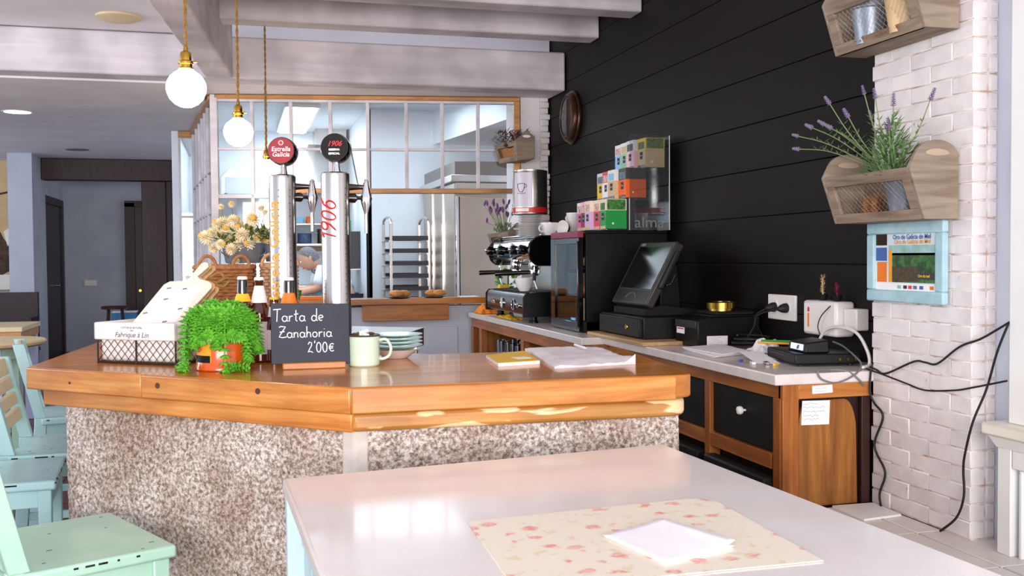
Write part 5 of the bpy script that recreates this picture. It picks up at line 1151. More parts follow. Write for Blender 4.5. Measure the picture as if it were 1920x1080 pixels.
# ---------------- wooden wall planters
def planter(lab, px0, px1, y0, y1, zb, zt, za, plant, ft=.06, seed=0, pots=True):
    """front at x=px0 (facing -X), back at px1 on the wall; end boards at y0 and y1"""
    t = thing('wall_planter', lab, 'planter', (px1, (y0+y1)/2, zb))
    def endp(y, d):
        m = (px0+px1)/2; w = (px1-px0)
        base = [(px0+ft, zb), (px1, zb), (px1, zt+(za-zt)*.45)]
        arc_ = [(px0+.012+w*.5+w*.46*cos(R(a)), zt+(za-zt)*.30+(za-zt)*.70*sin(R(a))) for a in range(10, 161, 10)]
        out = base + arc_ + [(px0, zt)]
        return MB().slab([(x, y, z) for x, z in out], (0, d, 0))
    dcut = MB()
    for y, d in ((y0, .014), (y1-.014, .014)):
        e_ = put('end_board', endp(y, d), 'grey_wood_x', t, .003)
        hx = (px0+px1)/2+.012; hz = zt+(za-zt)*.52; hw = (px1-px0)*.24
        put('hand_hole', MB().slab([(hx+hw*cos(R(a)), y-.0012 if d else y, hz+.013*sin(R(a))*(1 if sin(R(a)) > 0 else .6)) for a in range(0, 360, 20)], (0, d+.0024, 0)), 'hole_wood', e_)
    h = zt-zb; f = lambda z: px0+ft*(1-(z-zb)/h)
    def fbox(ya, yb, za_, zb_): return MB().hexa([(f(za_), ya, za_), (f(za_)+.014, ya, za_), (f(za_)+.014, yb, za_), (f(za_), yb, za_)], [(f(zb_), ya, zb_), (f(zb_)+.014, ya, zb_), (f(zb_)+.014, yb, zb_), (f(zb_), yb, zb_)])
    put('front_rail', fbox(y0+.014, y1-.014, zt-h*.22, zt), 'grey_wood', t, .002); put('front_rail', fbox(y0+.014, y1-.014, zb, zb+h*.20), 'grey_wood', t, .002)
    for ya in (y0+.014, y1-.054): put('front_stile', fbox(ya, ya+.04, zb+h*.20, zt-h*.22), 'grey_wood', t, .002)
    nt_ = MB(); a0_, a1_, z0_, z1_ = y0+.054, y1-.054, zb+h*.2, zt-h*.22
    k = 0; s_ = .022
    while a0_+k*s_ < a1_+(z1_-z0_):
        for sg in (1, -1):
            pts = []
            for i in range(7):
                z = z0_+(z1_-z0_)*i/6; y = (a0_+k*s_-(z-z0_)) if sg > 0 else (a0_-(z1_-z0_)+k*s_+(z-z0_))
                if a0_ <= y <= a1_: pts.append((f(z)+.007, y, z))
            if len(pts) > 1: nt_.tube(pts, .00045, 4)
        k += 1
    put('wire_netting', nt_, 'wire_light', t, kind='stuff')
    put('base_board', MB().box(px0+ft, px1-.001, y0+.014, y1-.014, zb, zb+.012), 'grey_wood', t)
    put('back_board', MB().box(px1-.012, px1-.0005, y0+.014, y1-.014, zb+.012, zt), 'grey_wood', t, .002)
    return t
mx = 2.055
P1 = planter('weathered wooden wall planter holding lavender above the framed poster', 1.965, 2.140, 2.652, 3.13, 1.325, 1.482, 1.566, None, ft=.055)
lv = thing('lavender_plant', 'lavender with purple spikes in a zinc pot in the wall planter', 'plant', (mx, 2.86, 1.338))
def zpot(t, y, r0, r1, z0, z1, m='zinc', x=mx): return put('pot', MB().lathe([(r0, z0), (r1, z1-.02), (r1+.004, z1-.016), (r1+.004, z1), (r1-.003, z1), (r1-.006, z1-.02), (.001, z1-.03)], (x, y, 0), 28), m, t)
zpot(lv, 2.80, .040, .060, 1.338, 1.470)
rg = random.Random(21); lf = MB(); sm = MB()
for k in range(760):
    a = rg.uniform(0, 6.3); rr = rg.uniform(0, .085); y = 2.83+rr*sin(a)*1.25; x = 2.03+rr*cos(a)*.7; z = 1.465+rg.uniform(0, 1)**1.3*.20*(1-rr/.13)
    lf.leaf((x, y, z), (cos(a)*.7, sin(a)*.8, rg.uniform(.0, 1.1)), (0, 0, 1), rg.uniform(.022, .044), .0075)
spk = [(3.28, 1.60, 1.97), (3.27, 1.645, 1.96), (3.21, 1.668, 1.98), (3.15, 1.672, 1.99), (3.12, 1.655, 2.0), (3.10, 1.735, 1.98), (3.02, 1.68, 2.0), (2.93, 1.742, 2.0), (2.90, 1.725, 2.02), (2.92, 1.66, 2.02), (2.82, 1.69, 2.03), (2.655, 1.685, 2.04), (2.80, 1.61, 2.0)]
f0 = None
for k, (y, z, x) in enumerate(spk):
    b_ = V((2.03, 2.84+(y-2.9)*.12, 1.49)); p = V((x, y, z)); mdl = (b_+p)/2+V((0, (y-2.85)*.10, .03 if abs(y-2.85) > .25 else 0)); pts = smoothpts([b_, mdl, p], 6); sm.tube(pts, .0018, 5)
    for q_ in pts[3:9:1]:
        for s_ in (1, -1): lf.leaf(q_, (rg.uniform(-.6, .6), s_*.8, .6), (0, 0, 1), .030, .005)
    if f0 is None:
        mb = MB()
        for i in range(7):
            for j in range(5): a = j*1.257+i*.6; r_ = .0075*(1-i*.09); mb.leaf((r_*.3*cos(a), r_*.3*sin(a), i*.0075), (cos(a), sin(a), .7), (0, 0, 1), .0125*(1-i*.06), .0075)
        mb.tube([(0, 0, -.004), (0, 0, .052)], .0022, 5)
        f0 = q = put('flower_spike', mb, 'lavender_flower', lv, world=False)
    else: q = like(f0, lv)
    q.location = p-V((mx, 2.86, 1.338)); d = (p-mdl).normalized(); q.rotation_euler = d.to_track_quat('Z', 'Y').to_euler(); s_ = rg.uniform(.6, .85); q.scale = (s_*1.15, s_*1.15, s_)
put('foliage', lf, 'lavender_leaf', lv, kind='stuff', smooth=False); put('stems', sm, 'lavender_stem', lv, kind='stuff')
pcn = None
for k in range(7):
    if pcn is None:
        mb = MB()
        for i in range(40): z = 1-2*(i+.5)/40; r_ = math.sqrt(1-z*z); a = i*2.4; d = V((r_*cos(a), r_*sin(a), z)); mb.leaf(d*.012, d+V((0, 0, .3)), (0, 0, 1), .012, .010)
        pcn = q = solo('pine_cone', mb.sph((0, 0, 0), .014, (1, 1, 1.2), 8, 6), 'wicker', 'small pine cone behind the netting of the lavender planter', 'pine cone', (0, 0, 0), 0, 'pine cones in the lavender planter')
    else: q = pcn.copy(); COL.objects.link(q)
    q.location = (2.06+.028*(k % 2), 2.96+.022*(k % 4), 1.365+.026*(k//4)+.012*(k % 2))
P2 = planter('weathered wooden wall planter at the top edge of the brick pillar', 1.965, 2.140, 2.652, 3.13, 1.905, 2.075, 2.16, None, ft=.055)
for y, m, lab in ((2.98, 'zinc', 'zinc pot in the upper wall planter'), (2.80, 'amber_label', 'ochre pot in the upper wall planter')):
    t = thing('small_pot', lab, 'pot', (mx, y, 1.918)); zpot(t, y, .045, .062, 1.918, 2.05, 'zinc' if m == 'zinc' else 'tan_box'); put('soil', MB().cyl((mx, y, 2.02), (mx, y, 2.032), .054, n=18), 'soil', t)
lf = MB()
for k in range(160): lf.leaf((mx+rg.uniform(-.05, .05), rg.uniform(2.72, 3.06), 1.919+rg.uniform(0, .012)), (rg.uniform(-1, 1), rg.uniform(-1, 1), .15), (0, 0, 1), .02, .006)
solo('bark_litter', lf, 'wicker', 'brown bark litter in the bottom of the upper wall planter', 'bark', (mx, 2.9, 1.918), kind='stuff', smooth=False)

def small_planter(x0, x1, yf, yb, zb, zt, za, lab, lm):
    """end board faces the room (-X end is the short front), mounted on the far pier"""
    t = thing('small_planter', lab, 'planter', ((x0+x1)/2, yb, zb)); w = x1-x0
    ob = [(x0+w*.45, zb), (x1, zb+.02), (x1, zt+.03), (x1-w*.25, za), (x0+w*.40, zt)]
    put('end_board', MB().slab([(x, yf, z) for x, z in ob], (0, .014, 0)), 'grey_wood_x', t, .003)
    put('hand_hole', MB().slab([(x0+w*.74+.03*cos(R(a)), yf-.001, za-.045+.010*sin(R(a))) for a in range(0, 360, 24)], (0, .016, 0)), 'plaster', t)
    fr_ = [((x0+w*.40, zt), (x0, zt-.02)), ((x0+w*.45, zb), (x0+w*.18, zb-.005))]
    a, b = V((x0+w*.40, yf+.007, zt)), V((x0, yf+.26, zt-.01)); c_, d_ = V((x0+w*.18, yf+.26, zb)), V((x0+w*.45, yf+.007, zb))
    put('front_rail', MB().slab([a, b, b*.75+c_*.25, a*.75+d_*.25], (.014, .01, 0)), 'grey_wood', t, .002); put('front_rail', MB().slab([d_, c_, c_*.75+b*.25, d_*.75+a*.25], (.014, .01, 0)), 'grey_wood', t, .002)
    put('front_back', MB().slab([a+V((.03, .02, 0)), b+V((.03, .02, 0)), c_+V((.03, .02, 0)), d_+V((.03, .02, 0))], (.012, .01, 0)), 'wicker' if lm == 'heather' else 'grey_wood', t)
    for u0, u1 in ((a, d_), (b, c_)):
        dv = (b-a).normalized()*.03*(1 if u0 is a else -1); put('front_stile', MB().slab([u0, u0+dv, u1+dv, u1], (.014, .01, 0)), 'grey_wood', t)
    put('base_board', MB().slab([d_, c_, V((x1, yf+.28, zb+.01)), V((x1, yf+.01, zb+.015))], (0, 0, .012)), 'grey_wood', t)
    put('soil', MB().slab([a+V((.02, .02, -.03)), b+V((.02, -.01, -.03)), V((x1, yf+.26, zt-.03)), V((x1, yf+.014, zt-.02))], (0, 0, .012)), 'soil', t)
    return t
SP1 = small_planter(1.845, 2.085, 7.02, 7.30, 1.905, 2.05, 2.125, 'small dark planter on the far white pier, above the coffee tin', 'heather')
rg = random.Random(4); lf = MB()
for k in range(150): a = rg.uniform(0, 6.3); lf.leaf((rg.uniform(1.86, 2.05), rg.uniform(7.05, 7.22), rg.uniform(2.03, 2.12)), (cos(a)-.3, sin(a)-.3, rg.uniform(.2, 1)), (0, 0, 1), .05, .014)
hp = thing('heather_plant', 'dark reddish heather in the planter on the far white pier', 'plant', (1.95, 7.14, 2.02)); put('foliage', lf, 'heather', hp, kind='stuff', smooth=False); put('root_ball', MB().sph((1.95, 7.15, 2.025), .05, (1.3, 1, .4)), 'soil', hp)
SP2 = small_planter(1.77, 1.98, 6.94, 7.22, 1.27, 1.395, 1.46, 'small wooden planter of lavender beyond the espresso machine', 'grey')
put('bracket', MB().box(1.90, 1.975, 7.19, 7.334, 1.275, 1.32), 'grey_wood', SP2)
lv2 = thing('lavender_sprigs', 'purple lavender sprigs in the planter beyond the espresso machine', 'plant', (1.87, 7.08, 1.38)); sm = MB(); f1 = None; lf = MB()
for k in range(22):
    x = 1.74+.22*((k*7) % 22)/22; z = 1.52+rg.uniform(-.02, .09); p = V((x-.02, 7.06+rg.uniform(-.06, .06), z if k else 1.46)); b_ = V((1.86+(x-1.85)*.3, 7.08, 1.39)); sm.tube([b_, (b_+p)/2+V((0, 0, .02)), p], .0016, 4)
    if f1 is None: f1 = q = put('flower_spike', MB().sph((0, 0, .018), .010, (.9, .9, 2.2), 8, 6), 'purple_flower', lv2, world=False)
    else: q = like(f1, lv2)
    q.location = p-V((1.87, 7.08, 1.38)); q.rotation_euler = (rg.uniform(-.4, .4), rg.uniform(-.5, .5), 0)
for k in range(120): a = rg.uniform(0, 6.3); lf.leaf((1.86+rg.uniform(-.06, .06), 7.08+rg.uniform(-.06, .06), 1.39+rg.uniform(0, .06)), (cos(a), sin(a), .8), (0, 0, 1), .04, .007)
put('stems', sm, 'lavender_stem', lv2, kind='stuff'); put('foliage', lf, 'lavender_leaf', lv2, kind='stuff', smooth=False)

# ---------------- framed poster
fp_ = thing('framed_poster', 'pale blue framed landscape poster on the brick pillar', 'poster', (2.145, 2.895, 1.05))
yl, yr, zb_, zt_ = 3.095, 2.698, 1.058, 1.326
def tilt(y, z): return (y, z - .004*(yl-y)/.4)
bw_ = .040
for nm, ya, yb, za, zb2 in (('frame_bar', yl, yr, zt_-bw_, zt_), ('frame_bar', yl, yr, zb_, zb_+bw_), ('frame_side', yl, yl-bw_, zb_+bw_, zt_-bw_), ('frame_side', yr+bw_, yr, zb_+bw_, zt_-bw_)):
    put(nm, MB().box(2.122, 2.145, yb, ya, za, zb2), 'frame_blue', fp_, .005)
sh = put('print', MB().box(2.1335, 2.138, yr+bw_-.004, yl-bw_+.004, zb_+bw_-.004, zt_-bw_+.004), 'poster_sky', fp_)
X_ = 2.1333; PW = (yl-bw_)-(yr+bw_); PH = (zt_-bw_)-(zb_+bw_); yo, zo = yl-bw_, zb_+bw_
def pq(nm, u0, u1, v0, v1, m, d=.0004): return put(nm, MB().box(X_-d, X_, yo-PW*u1, yo-PW*u0, zo+PH*v0, zo+PH*v1), m, sh)
pq('hill_picture', .22, 1, .14, .66, 'poster_green'); pq('ridge_picture', .22, 1, .62, .80, 'poster_mist'); pq('crowd_picture', .28, .72, .16, .42, 'poster_dark', .0006)
pq('side_picture', .0, .19, .80, 1, 'bronze'); pq('side_picture', .0, .19, .52, .76, 'poster_blue'); pq('side_picture', .02, .19, .14, .50, 'orange')
pq('yellow_strip', .22, .28, .14, .72, 'amber_label', .0007); pq('footer', 0, 1, 0, .12, 'paper', .0005)
pq('caption_box', .66, .96, .20, .32, 'charcoal_box', .0009)
for u, m in ((.40, 'sage'), (.50, 'ink'), (.58, 'rose'), (.66, 'grey_print'), (.76, 'poster_blue'), (.92, 'orange')): pq('footer_logo', u-.03, u+.03, .03, .09, m, .0008)
def pt(s, u, v, sz, m): return text('headline', s, sz, m, sh, (X_-.001, yo-PW*u, zo+PH*v), (0, -1, 0), (0, 0, 1), thick=.0004, bold=.0004)
pt('Oro de Galicia de Mel', .60, .94, .0215, 'poster_blue'); pt('Oro de Galicia de Mel', .61, .855, .0205, 'amber_label'); pt('Oro do mel', .80, .26, .012, 'yellow')
put('hanging_wire', MB().tube([(2.143, 2.86, 1.324), (2.147, 2.84, 1.34)], .001, 4).tube([(2.143, 2.80, 1.324), (2.147, 2.78, 1.34)], .001, 4), 'wire', fp_)
# ================================================================== FRONT TABLE
tb = thing('serving_table', 'pale stone-topped table with panelled light blue sides in the foreground', 'table', (.6, 1.45, 0))
tq = [(.147, .55), (1.11, .55), (1.022, 2.335), (.089, 2.208)]
put('table_top', MB().prism(tq, .722, .750), 'table_stone', tb, .007, seg=3)
cx_, cy_ = .6, 1.45
iq = [(x+(.035 if x < cx_ else -.035), y+(.04 if y < cy_ else -.035)) for x, y in tq]

def side(a, b, name, n):
    a = V((*a, 0)); b = V((*b, 0)); u = (b-a).normalized(); nn_ = V((u.y, -u.x, 0)); L = (b-a).length
    for k in range(n):
        c = a+u*L*(k+.5)/n; c.z = .36; put('side_board', MB().obox(c+nn_*.0-nn_*.012, u*(L/n-.004), nn_*.018, (0, 0, .52)), 'pale_blue', tb, .003)
    c = (a+b)/2; c.z = .672; put('apron', MB().obox(c-nn_*.008, u*L, nn_*.02, (0, 0, .098)), 'pale_blue', tb, .003)
    for e in (a,): put('corner_post', MB().obox((e.x, e.y, .36), (.06, 0, 0), (0, .06, 0), (0, 0, .72)), 'pale_blue', tb, .004)
side(iq[3], iq[0], 'l', 9); side(iq[2], iq[3], 'b', 5); side(iq[1], iq[2], 'r', 9); side(iq[0], iq[1], 'f', 5)
def rpoly(p, r): return p
solo('placemat', MB().slab([(.387, 1.742, .7505), (.374, 1.433, .7505), (.378, 1.36, .7505), (.86, 1.36, .7505), (.875, 1.74, .7505), (.855, 1.774, .7505), (.83, 1.782, .7505)][::-1], (0, 0, .0022)), 'floral_mat', 'cream placemat printed with pink roses on the stone table', 'placemat', (.62, 1.55, .7505), .0008)
nk = thing('paper_napkin', 'white folded paper napkin lying on the rose-print placemat', 'napkin', (.67, 1.52, .7528))
n4 = [V((.583, 1.577, .7532)), V((.620, 1.405, .7532)), V((.757, 1.453, .7532)), V((.711, 1.633, .7532))]
for k in range(3):
    mb = MB(); nx = 14; vs = []
    for j in range(nx+1):
        for i in range(nx+1):
            s_, t_ = i/nx, j/nx; p = (n4[0]*(1-s_)+n4[1]*s_)*(1-t_)+(n4[3]*(1-s_)+n4[2]*s_)*t_
            z = .0014*k + (.0022*k*(t_**3) if True else 0) + .0010*max(0, noise.noise(V((s_*3+k, t_*3, 0)))) + .006*max(0, t_-.85)/.15*s_*(k == 2)
            vs.append(V((p.x+.002*k*(t_-.5), p.y, p.z+z)))
    mb.add(vs, [(j*(nx+1)+i, j*(nx+1)+i+1, (j+1)*(nx+1)+i+1, (j+1)*(nx+1)+i) for j in range(nx) for i in range(nx)])
    o = put('napkin_ply', mb, 'paper', nk); md = o.modifiers.new('thickness', 'SOLIDIFY'); md.thickness = .0008; md.offset = 1

# ================================================================== CHAIRS
def chair(lab, loc, rz, w=.45, d=.36, h=.51, top=.87, col='mint', slat='mint', slats=3, group=None):
    t = thing('dining_chair', lab, 'chair', (loc[0], loc[1], 0), rz, group); kw = dict(world=False)
    se = put('seat', MB().hexa([(-w/2, -d/2, h-.032), (w/2, -d/2, h-.032), (w/2, d/2, h-.032), (-w/2, d/2, h-.032)], [(-w/2, -d/2, h), (w/2, -d/2, h), (w/2, d/2, h), (-w/2, d/2, h)]), col, t, .008, seg=3, **kw)
    cp = MB(); rg = random.Random(int(loc[1]*100))
    for k in range(40):
        x = rg.uniform(-w/2+.01, w/2-.01); l = rg.uniform(.003, .016) if k % 5 else .022
        e = rg.choice((0, 0, 1, 2))
        if e == 0: y0 = d/2; b0_ = rg.uniform(.003, .010); cp.slab([(x, y0-.004, h-b0_-.001), (x+l*.6, y0-.004, h-b0_-.004), (x+l, y0-.004, h-b0_), (x+l*.4, y0-.004, h-b0_+.002)], (0, .0046, 0))
        elif e == 1: y = rg.uniform(-d/2, d/2-.04); cp.box(w/2-.004, w/2+.0006, y, y+l, h-.012, h-.007)
        else: y = rg.uniform(-d/2, d/2-.04); cp.box(x, x+.003, y, y+l*.6, h-.001, h+.0005)
    put('chipped_paint', cp, 'chip', se, kind='stuff', **kw)
    for s in (-1, 1):
        x = s*(w/2-.032)
        put('leg', MB().hexa([(x-.016, d/2-.05, 0), (x+.016, d/2-.05, 0), (x+.016, d/2-.018, 0), (x-.016, d/2-.018, 0)], [(x-.021, d/2-.056, h-.032), (x+.021, d/2-.056, h-.032), (x+.021, d/2-.014, h-.032), (x-.021, d/2-.014, h-.032)]), col, t, .004, **kw)
        yb = -d/2; ln = (top-h)*.25
        P_ = [(yb-.035, 0), (yb-.004, h-.10), (yb, h), (yb-ln, top)]
        mb = MB(); hw = .019
        for (ya, za), (yc, zc) in zip(P_[:-1], P_[1:]):
            mb.hexa([(x-hw, ya-.026, za), (x+hw, ya-.026, za), (x+hw, ya+.022, za), (x-hw, ya+.022, za)], [(x-hw, yc-.026, zc), (x+hw, yc-.026, zc), (x+hw, yc+.022, zc), (x-hw, yc+.022, zc)])
        put('leg', mb, col, t, .003, **kw)
        put('side_rail', MB().box(x-.011, x+.011, -d/2+.02, d/2-.055, h-.09, h-.032), col, t, .002, **kw)
        put('side_stretcher', MB().box(x-.010, x+.010, -d/2+.0, d/2-.045, .17, .20), col, t, .002, **kw)
    put('front_rail', MB().box(-w/2+.05, w/2-.05, d/2-.047, d/2-.022, h-.10, h-.032), col, t, .003, **kw)
    put('front_stretcher', MB().box(-w/2+.05, w/2-.05, d/2-.045, d/2-.025, .22, .25), col, t, .003, **kw)
    put('back_rail', MB().box(-w/2+.05, w/2-.05, -d/2-.008, -d/2+.016, h-.09, h-.034), col, t, .002, **kw)
    for k in range(slats):
        z0 = h+.08+(top-h-.08)*k/slats; z1 = z0+(.045 if k < slats-1 else .062)
        if k == slats-1: z1 = top-.004; z0 = z1-.062
        y0 = -d/2-ln*(z0-h)/(top-h); y1 = -d/2-ln*(z1-h)/(top-h)
        put('back_slat', MB().hexa([(-w/2+.048, y0-.010, z0), (w/2-.048, y0-.010, z0), (w/2-.048, y0+.008, z0), (-w/2+.048, y0+.008, z0)], [(-w/2+.048, y1-.010, z1), (w/2-.048, y1-.010, z1), (w/2-.048, y1+.008, z1), (-w/2+.048, y1+.008, z1)]), slat, t, .003, **kw)
    return t
fdx, fdy = .896, .443
chair('mint green chair with chipped seat edges, nearest the stone table', (-.2515-fdx*.18, 2.837-fdy*.18), math.atan2(fdy, fdx)-pi/2, d=.36, top=.95)
chair('pale turquoise chair with its seat under the bar end', (-.775, 3.72), R(-90)+R(4), w=.42, d=.38, col='mint_blue', slat='sand_paint', top=.86)
chair('turquoise chair with sand-coloured ladder back beyond the bar end', (-.665, 4.24), R(-90)+R(2), w=.47, d=.30, col='mint_blue', slat='sand_paint', top=.835, slats=4)
chair('turquoise chair whose sandy top rail shows farthest behind the bar', (-.72, 5.15), R(-90)+R(10), w=.42, d=.34, col='mint_blue', slat='sand_paint', top=.845)

# ---------------- hall furniture
rt2 = thing('round_table', 'round cream-topped bistro table by the left edge', 'table', (-1.52, 6.75, 0))
put('table_top', MB().lathe([(.36, .70), (.385, .712), (.39, .726), (.38, .735), (.001, .735)], (-1.52, 6.75, 0), 48), 'sand_paint', rt2)
put('apron', MB().lathe([(.27, .63), (.27, .70), (.255, .70), (.255, .63)], (-1.52, 6.75, 0), 36, closed=True), 'mint', rt2)
for a in (40, 130, 220, 310): x, y = -1.52+.24*cos(R(a)), 6.75+.24*sin(R(a)); put('leg', MB().cbox((x, y, .35), (.05, .05, .70)), 'mint' if a != 310 else 'lilac', rt2, .004)
st2 = thing('side_table', 'rectangular table with a sandy top and lilac legs behind the round table', 'table', (-1.75, 8.2, 0))
put('table_top', MB().box(-2.2, -1.47, 7.85, 8.55, .71, .745), 'sand_paint', st2, .004); put('edge_board', MB().box(-2.19, -1.48, 7.86, 8.54, .655, .71), 'frame_orange', st2)
for x, y in ((-1.53, 7.9), (-1.53, 8.5), (-2.15, 7.9), (-2.15, 8.5)): put('leg', MB().cbox((x, y, .33), (.085, .085, .66)), 'lilac', st2, .004)
chair('mint chair beside the round bistro table at the left edge', (-1.68, 7.55), R(200), col='mint', slat='mint', h=.46, top=.62, slats=1)
bn2 = thing('settle', 'high-backed dark brown settle against the hall pier', 'bench', (-2.9, 11.9, 0))
put('back', MB().box(-3.6, -2.11, 12.15, 12.22, .30, .865), 'dark_door', bn2, .004); put('seat', MB().box(-3.6, -2.13, 11.75, 12.15, .42, .46), 'oak_x', bn2, .004)
put('side_panel', MB().box(-2.13, -2.11, 11.75, 12.15, 0, .60), 'dark_door', bn2, .003); put('side_panel', MB().box(-3.62, -3.60, 11.75, 12.22, 0, .60), 'dark_door', bn2, .003)
dk = thing('dark_chair', 'dark brown wooden chair beside the lilac table legs', 'chair', (-1.82, 9.35, 0))
for x, y, h in ((-1.97, 9.2, .44), (-1.67, 9.2, .44), (-1.97, 9.5, .63), (-1.67, 9.5, .63)): put('leg', MB().cbox((x, y, h/2), (.035, .035, h)), 'dark_timber', dk, .003)
put('seat', MB().box(-2.0, -1.64, 9.17, 9.53, .44, .47), 'dark_timber', dk, .004)
for z in (.50, .575): put('back_slat', MB().box(-1.96, -1.68, 9.49, 9.51, z, z+.05), 'dark_timber', dk, .002)
so2 = thing('bar_stool', 'round-seated dark stool in front of the hall wall', 'stool', (-1.33, 12.3, 0))
put('seat', MB().lathe([(.13, .655), (.15, .66), (.152, .68), (.14, .69), (.001, .692)], (-1.33, 12.3, 0), 32), 'dark_timber', so2)
for a in (45, 135, 225, 315): put('leg', MB().tube([(-1.33+.10*cos(R(a)), 12.3+.10*sin(R(a)), .66), (-1.33+.16*cos(R(a)), 12.3+.16*sin(R(a)), .0)], .010, 8), 'wire', so2)
put('foot_ring', MB().tube([(-1.33+.145*cos(R(a)), 12.3+.145*sin(R(a)), .22) for a in range(0, 360, 20)], .007, 6, True), 'wire', so2)
cr = thing('blue_crate', 'small blue crate on a plinth beside the dark stool', 'crate', (-1.26, 12.62, 0))
put('plinth', MB().box(-1.42, -1.10, 12.52, 12.75, 0, .50), 'cool_plaster', cr); put('box', MB().box(-1.39, -1.13, 12.53, 12.74, .50, .60), 'blue_box', cr, .004); put('white_lid', MB().box(-1.395, -1.125, 12.525, 12.745, .60, .615), 'paper', cr, .002)
sw = thing('light_switch', 'small pale double light switch on the corridor wall', 'switch', (-1.86, 14.49, .90))
put('plate', MB().box(-1.95, -1.79, 14.485, 14.4995, .87, .95), 'cream_paint', sw, .004); put('rocker', MB().box(-1.935, -1.875, 14.481, 14.486, .885, .935), 'white_plastic', sw, .002); put('rocker', MB().box(-1.865, -1.805, 14.481, 14.486, .885, .935), 'white_plastic', sw, .002)
pa = thing('cow_painting', 'beige canvas with a dark cow shape at the left edge', 'painting', (-3.0, 12.97, 1.0))
put('canvas', MB().box(-3.5, -2.53, 12.95, 12.999, .87, 2.38), 'canvas', pa, .004)
put('painted_ground', MB().box(-3.49, -2.535, 12.947, 12.951, .88, 1.05), 'cream_paint', pa)
blob = [(-2.535, 1.10), (-2.54, 1.38), (-2.60, 1.47), (-2.66, 1.60), (-2.78, 1.66), (-2.95, 1.58), (-3.1, 1.6), (-3.2, 1.3), (-3.1, 1.1), (-2.8, 1.06), (-2.62, 1.05)]
put('painted_cow', MB().slab([(x, 12.946, z) for x, z in blob], (0, .003, 0)), 'canvas_dark', pa); put('painted_muzzle', MB().slab([(-2.56, 12.945, 1.38), (-2.535, 12.945, 1.42), (-2.535, 12.945, 1.60), (-2.60, 12.945, 1.55)], (0, .002, 0)), 'cream_paint', pa)
put('painted_branch', MB().tube([(-2.80, 12.947, 1.90), (-2.66, 12.947, 1.98), (-2.54, 12.947, 2.01)], .012, 6), 'canvas_dark', pa)
for x, y, m, lab in ((-1.666, 8.90, 'downlight', 'lit round recessed downlight in the low ceiling'), (-1.628, 11.80, 'mid_grey', 'unlit round recessed downlight farther along the low ceiling')):
    t = thing('ceiling_downlight', lab, 'lamp', (x, y, 2.40)); z = 2.404
    put('trim_ring', MB().lathe([(.10, -.004), (.118, -.006), (.12, .0), (.10, .0)], (x, y, z), 36, closed=True), 'white_plastic' if m == 'downlight' else 'mid_grey', t); put('lens', MB().lathe([(.101, -.003), (.101, 0), (.001, 0)], (x, y, z), 32), m, t)
cr_ = solo('ceiling_rose', MB().lathe([(.13, 0), (.13, .012), (.10, .025), (.001, .027)], (-.66, 6.55, 2.6795), 32, (0, 0, -1)), 'sand_paint', 'beige round ceiling plate between the white beams', 'ceiling plate', (-.66, 6.55, 2.68))

# ================================================================== PASS AND KITCHEN
psf = thing('pass_shelf', 'oak serving shelf of the kitchen pass with a deep front board', 'shelf', (1.2, 7.4, .86))
put('shelf_board', MB().box(-.07, 1.905, 7.34, 7.62, .875, .918), 'oak_x', psf, .004); put('front_board', MB().box(.885, 1.52, 7.39, 7.455, .755, .874), 'oak_x', psf, .004)
def bread(x, y, lab, n):
    d_ = thing('black_plate', 'black plate under %s' % lab, 'plate', (x, y, .9185)); put('plate', MB().lathe([(.05, .9185), (.085, .925), (.088, .927), (.05, .924), (.001, .923)], (x, y, 0), 32), 'black_matt', d_)
    for k in range(n):
        a = k*2.1; bx, by = x+.035*cos(a)*(n > 1), y+.035*sin(a)*(n > 1)
        solo('bread_bun', MB().sph((bx, by, .9265+.026), .042, (1.25, .95, .62), 14, 8), 'bread', 'golden bun %s on %s' % (['at the left', 'at the right', 'in front'][k], lab) if n > 1 else 'round golden loaf on %s' % lab, 'bun', (bx, by, .9265), 0, 'buns on the pass shelf')
bread(1.155, 7.43, 'the plate nearer the beer towers', 3); bread(1.425, 7.44, 'the plate nearer the steel fridge', 2)
solo('white_napkin', MB().box(1.62, 1.76, 7.40, 7.56, .9185, .923), 'paper', 'flat white napkin on the pass shelf', 'napkin', (1.7, 7.48, .9185), .001)
solo('green_tub', MB().lathe([(.028, .9185), (.035, .985), (.037, .988), (.032, .988), (.001, .93)], (.42, 7.47, 0), 24), 'green', 'green tub on the pass shelf between the beer towers', 'tub', (.42, 7.47, .9185))
solo('orange_board', MB().box(.44, .68, 7.38, 7.46, .9185, .945), 'orange', 'orange chopping board on the pass shelf between the beer towers', 'board', (.56, 7.42, .9185), .004)
solo('yellow_sponge', MB().box(.555, .60, 4.34, 4.40, .9035, .925), 'yellow_box', 'yellow sponge by the steel drainer', 'sponge', (.58, 4.37, .9035), .004) if False else None
# steel drainer behind the bar
dn_ = thing('steel_drainer', 'stainless steel drainer box on legs behind the bar', 'sink', (.60, 4.2, 0))
put('box', MB().hexa([(.40, 3.98, .835), (.60, 4.0, .835), (.775, 4.30, .842), (.42, 4.50, .842)], [(.40, 3.98, .897), (.60, 4.0, .900), (.775, 4.30, .915), (.42, 4.50, .918)]), 'steel_dark', dn_, .003)
put('top_sheet', MB().hexa([(.40, 3.98, .8975), (.60, 4.0, .9005), (.775, 4.30, .9155), (.42, 4.50, .9185)], [(.40, 3.98, .900), (.60, 4.0, .903), (.775, 4.30, .918), (.42, 4.50, .921)]), 'steel', dn_)
for x, y in ((.43, 4.02), (.58, 4.03), (.73, 4.28), (.45, 4.44)): put('leg', MB().cyl((x, y, 0), (x, y, .84), .015, n=10), 'steel', dn_)
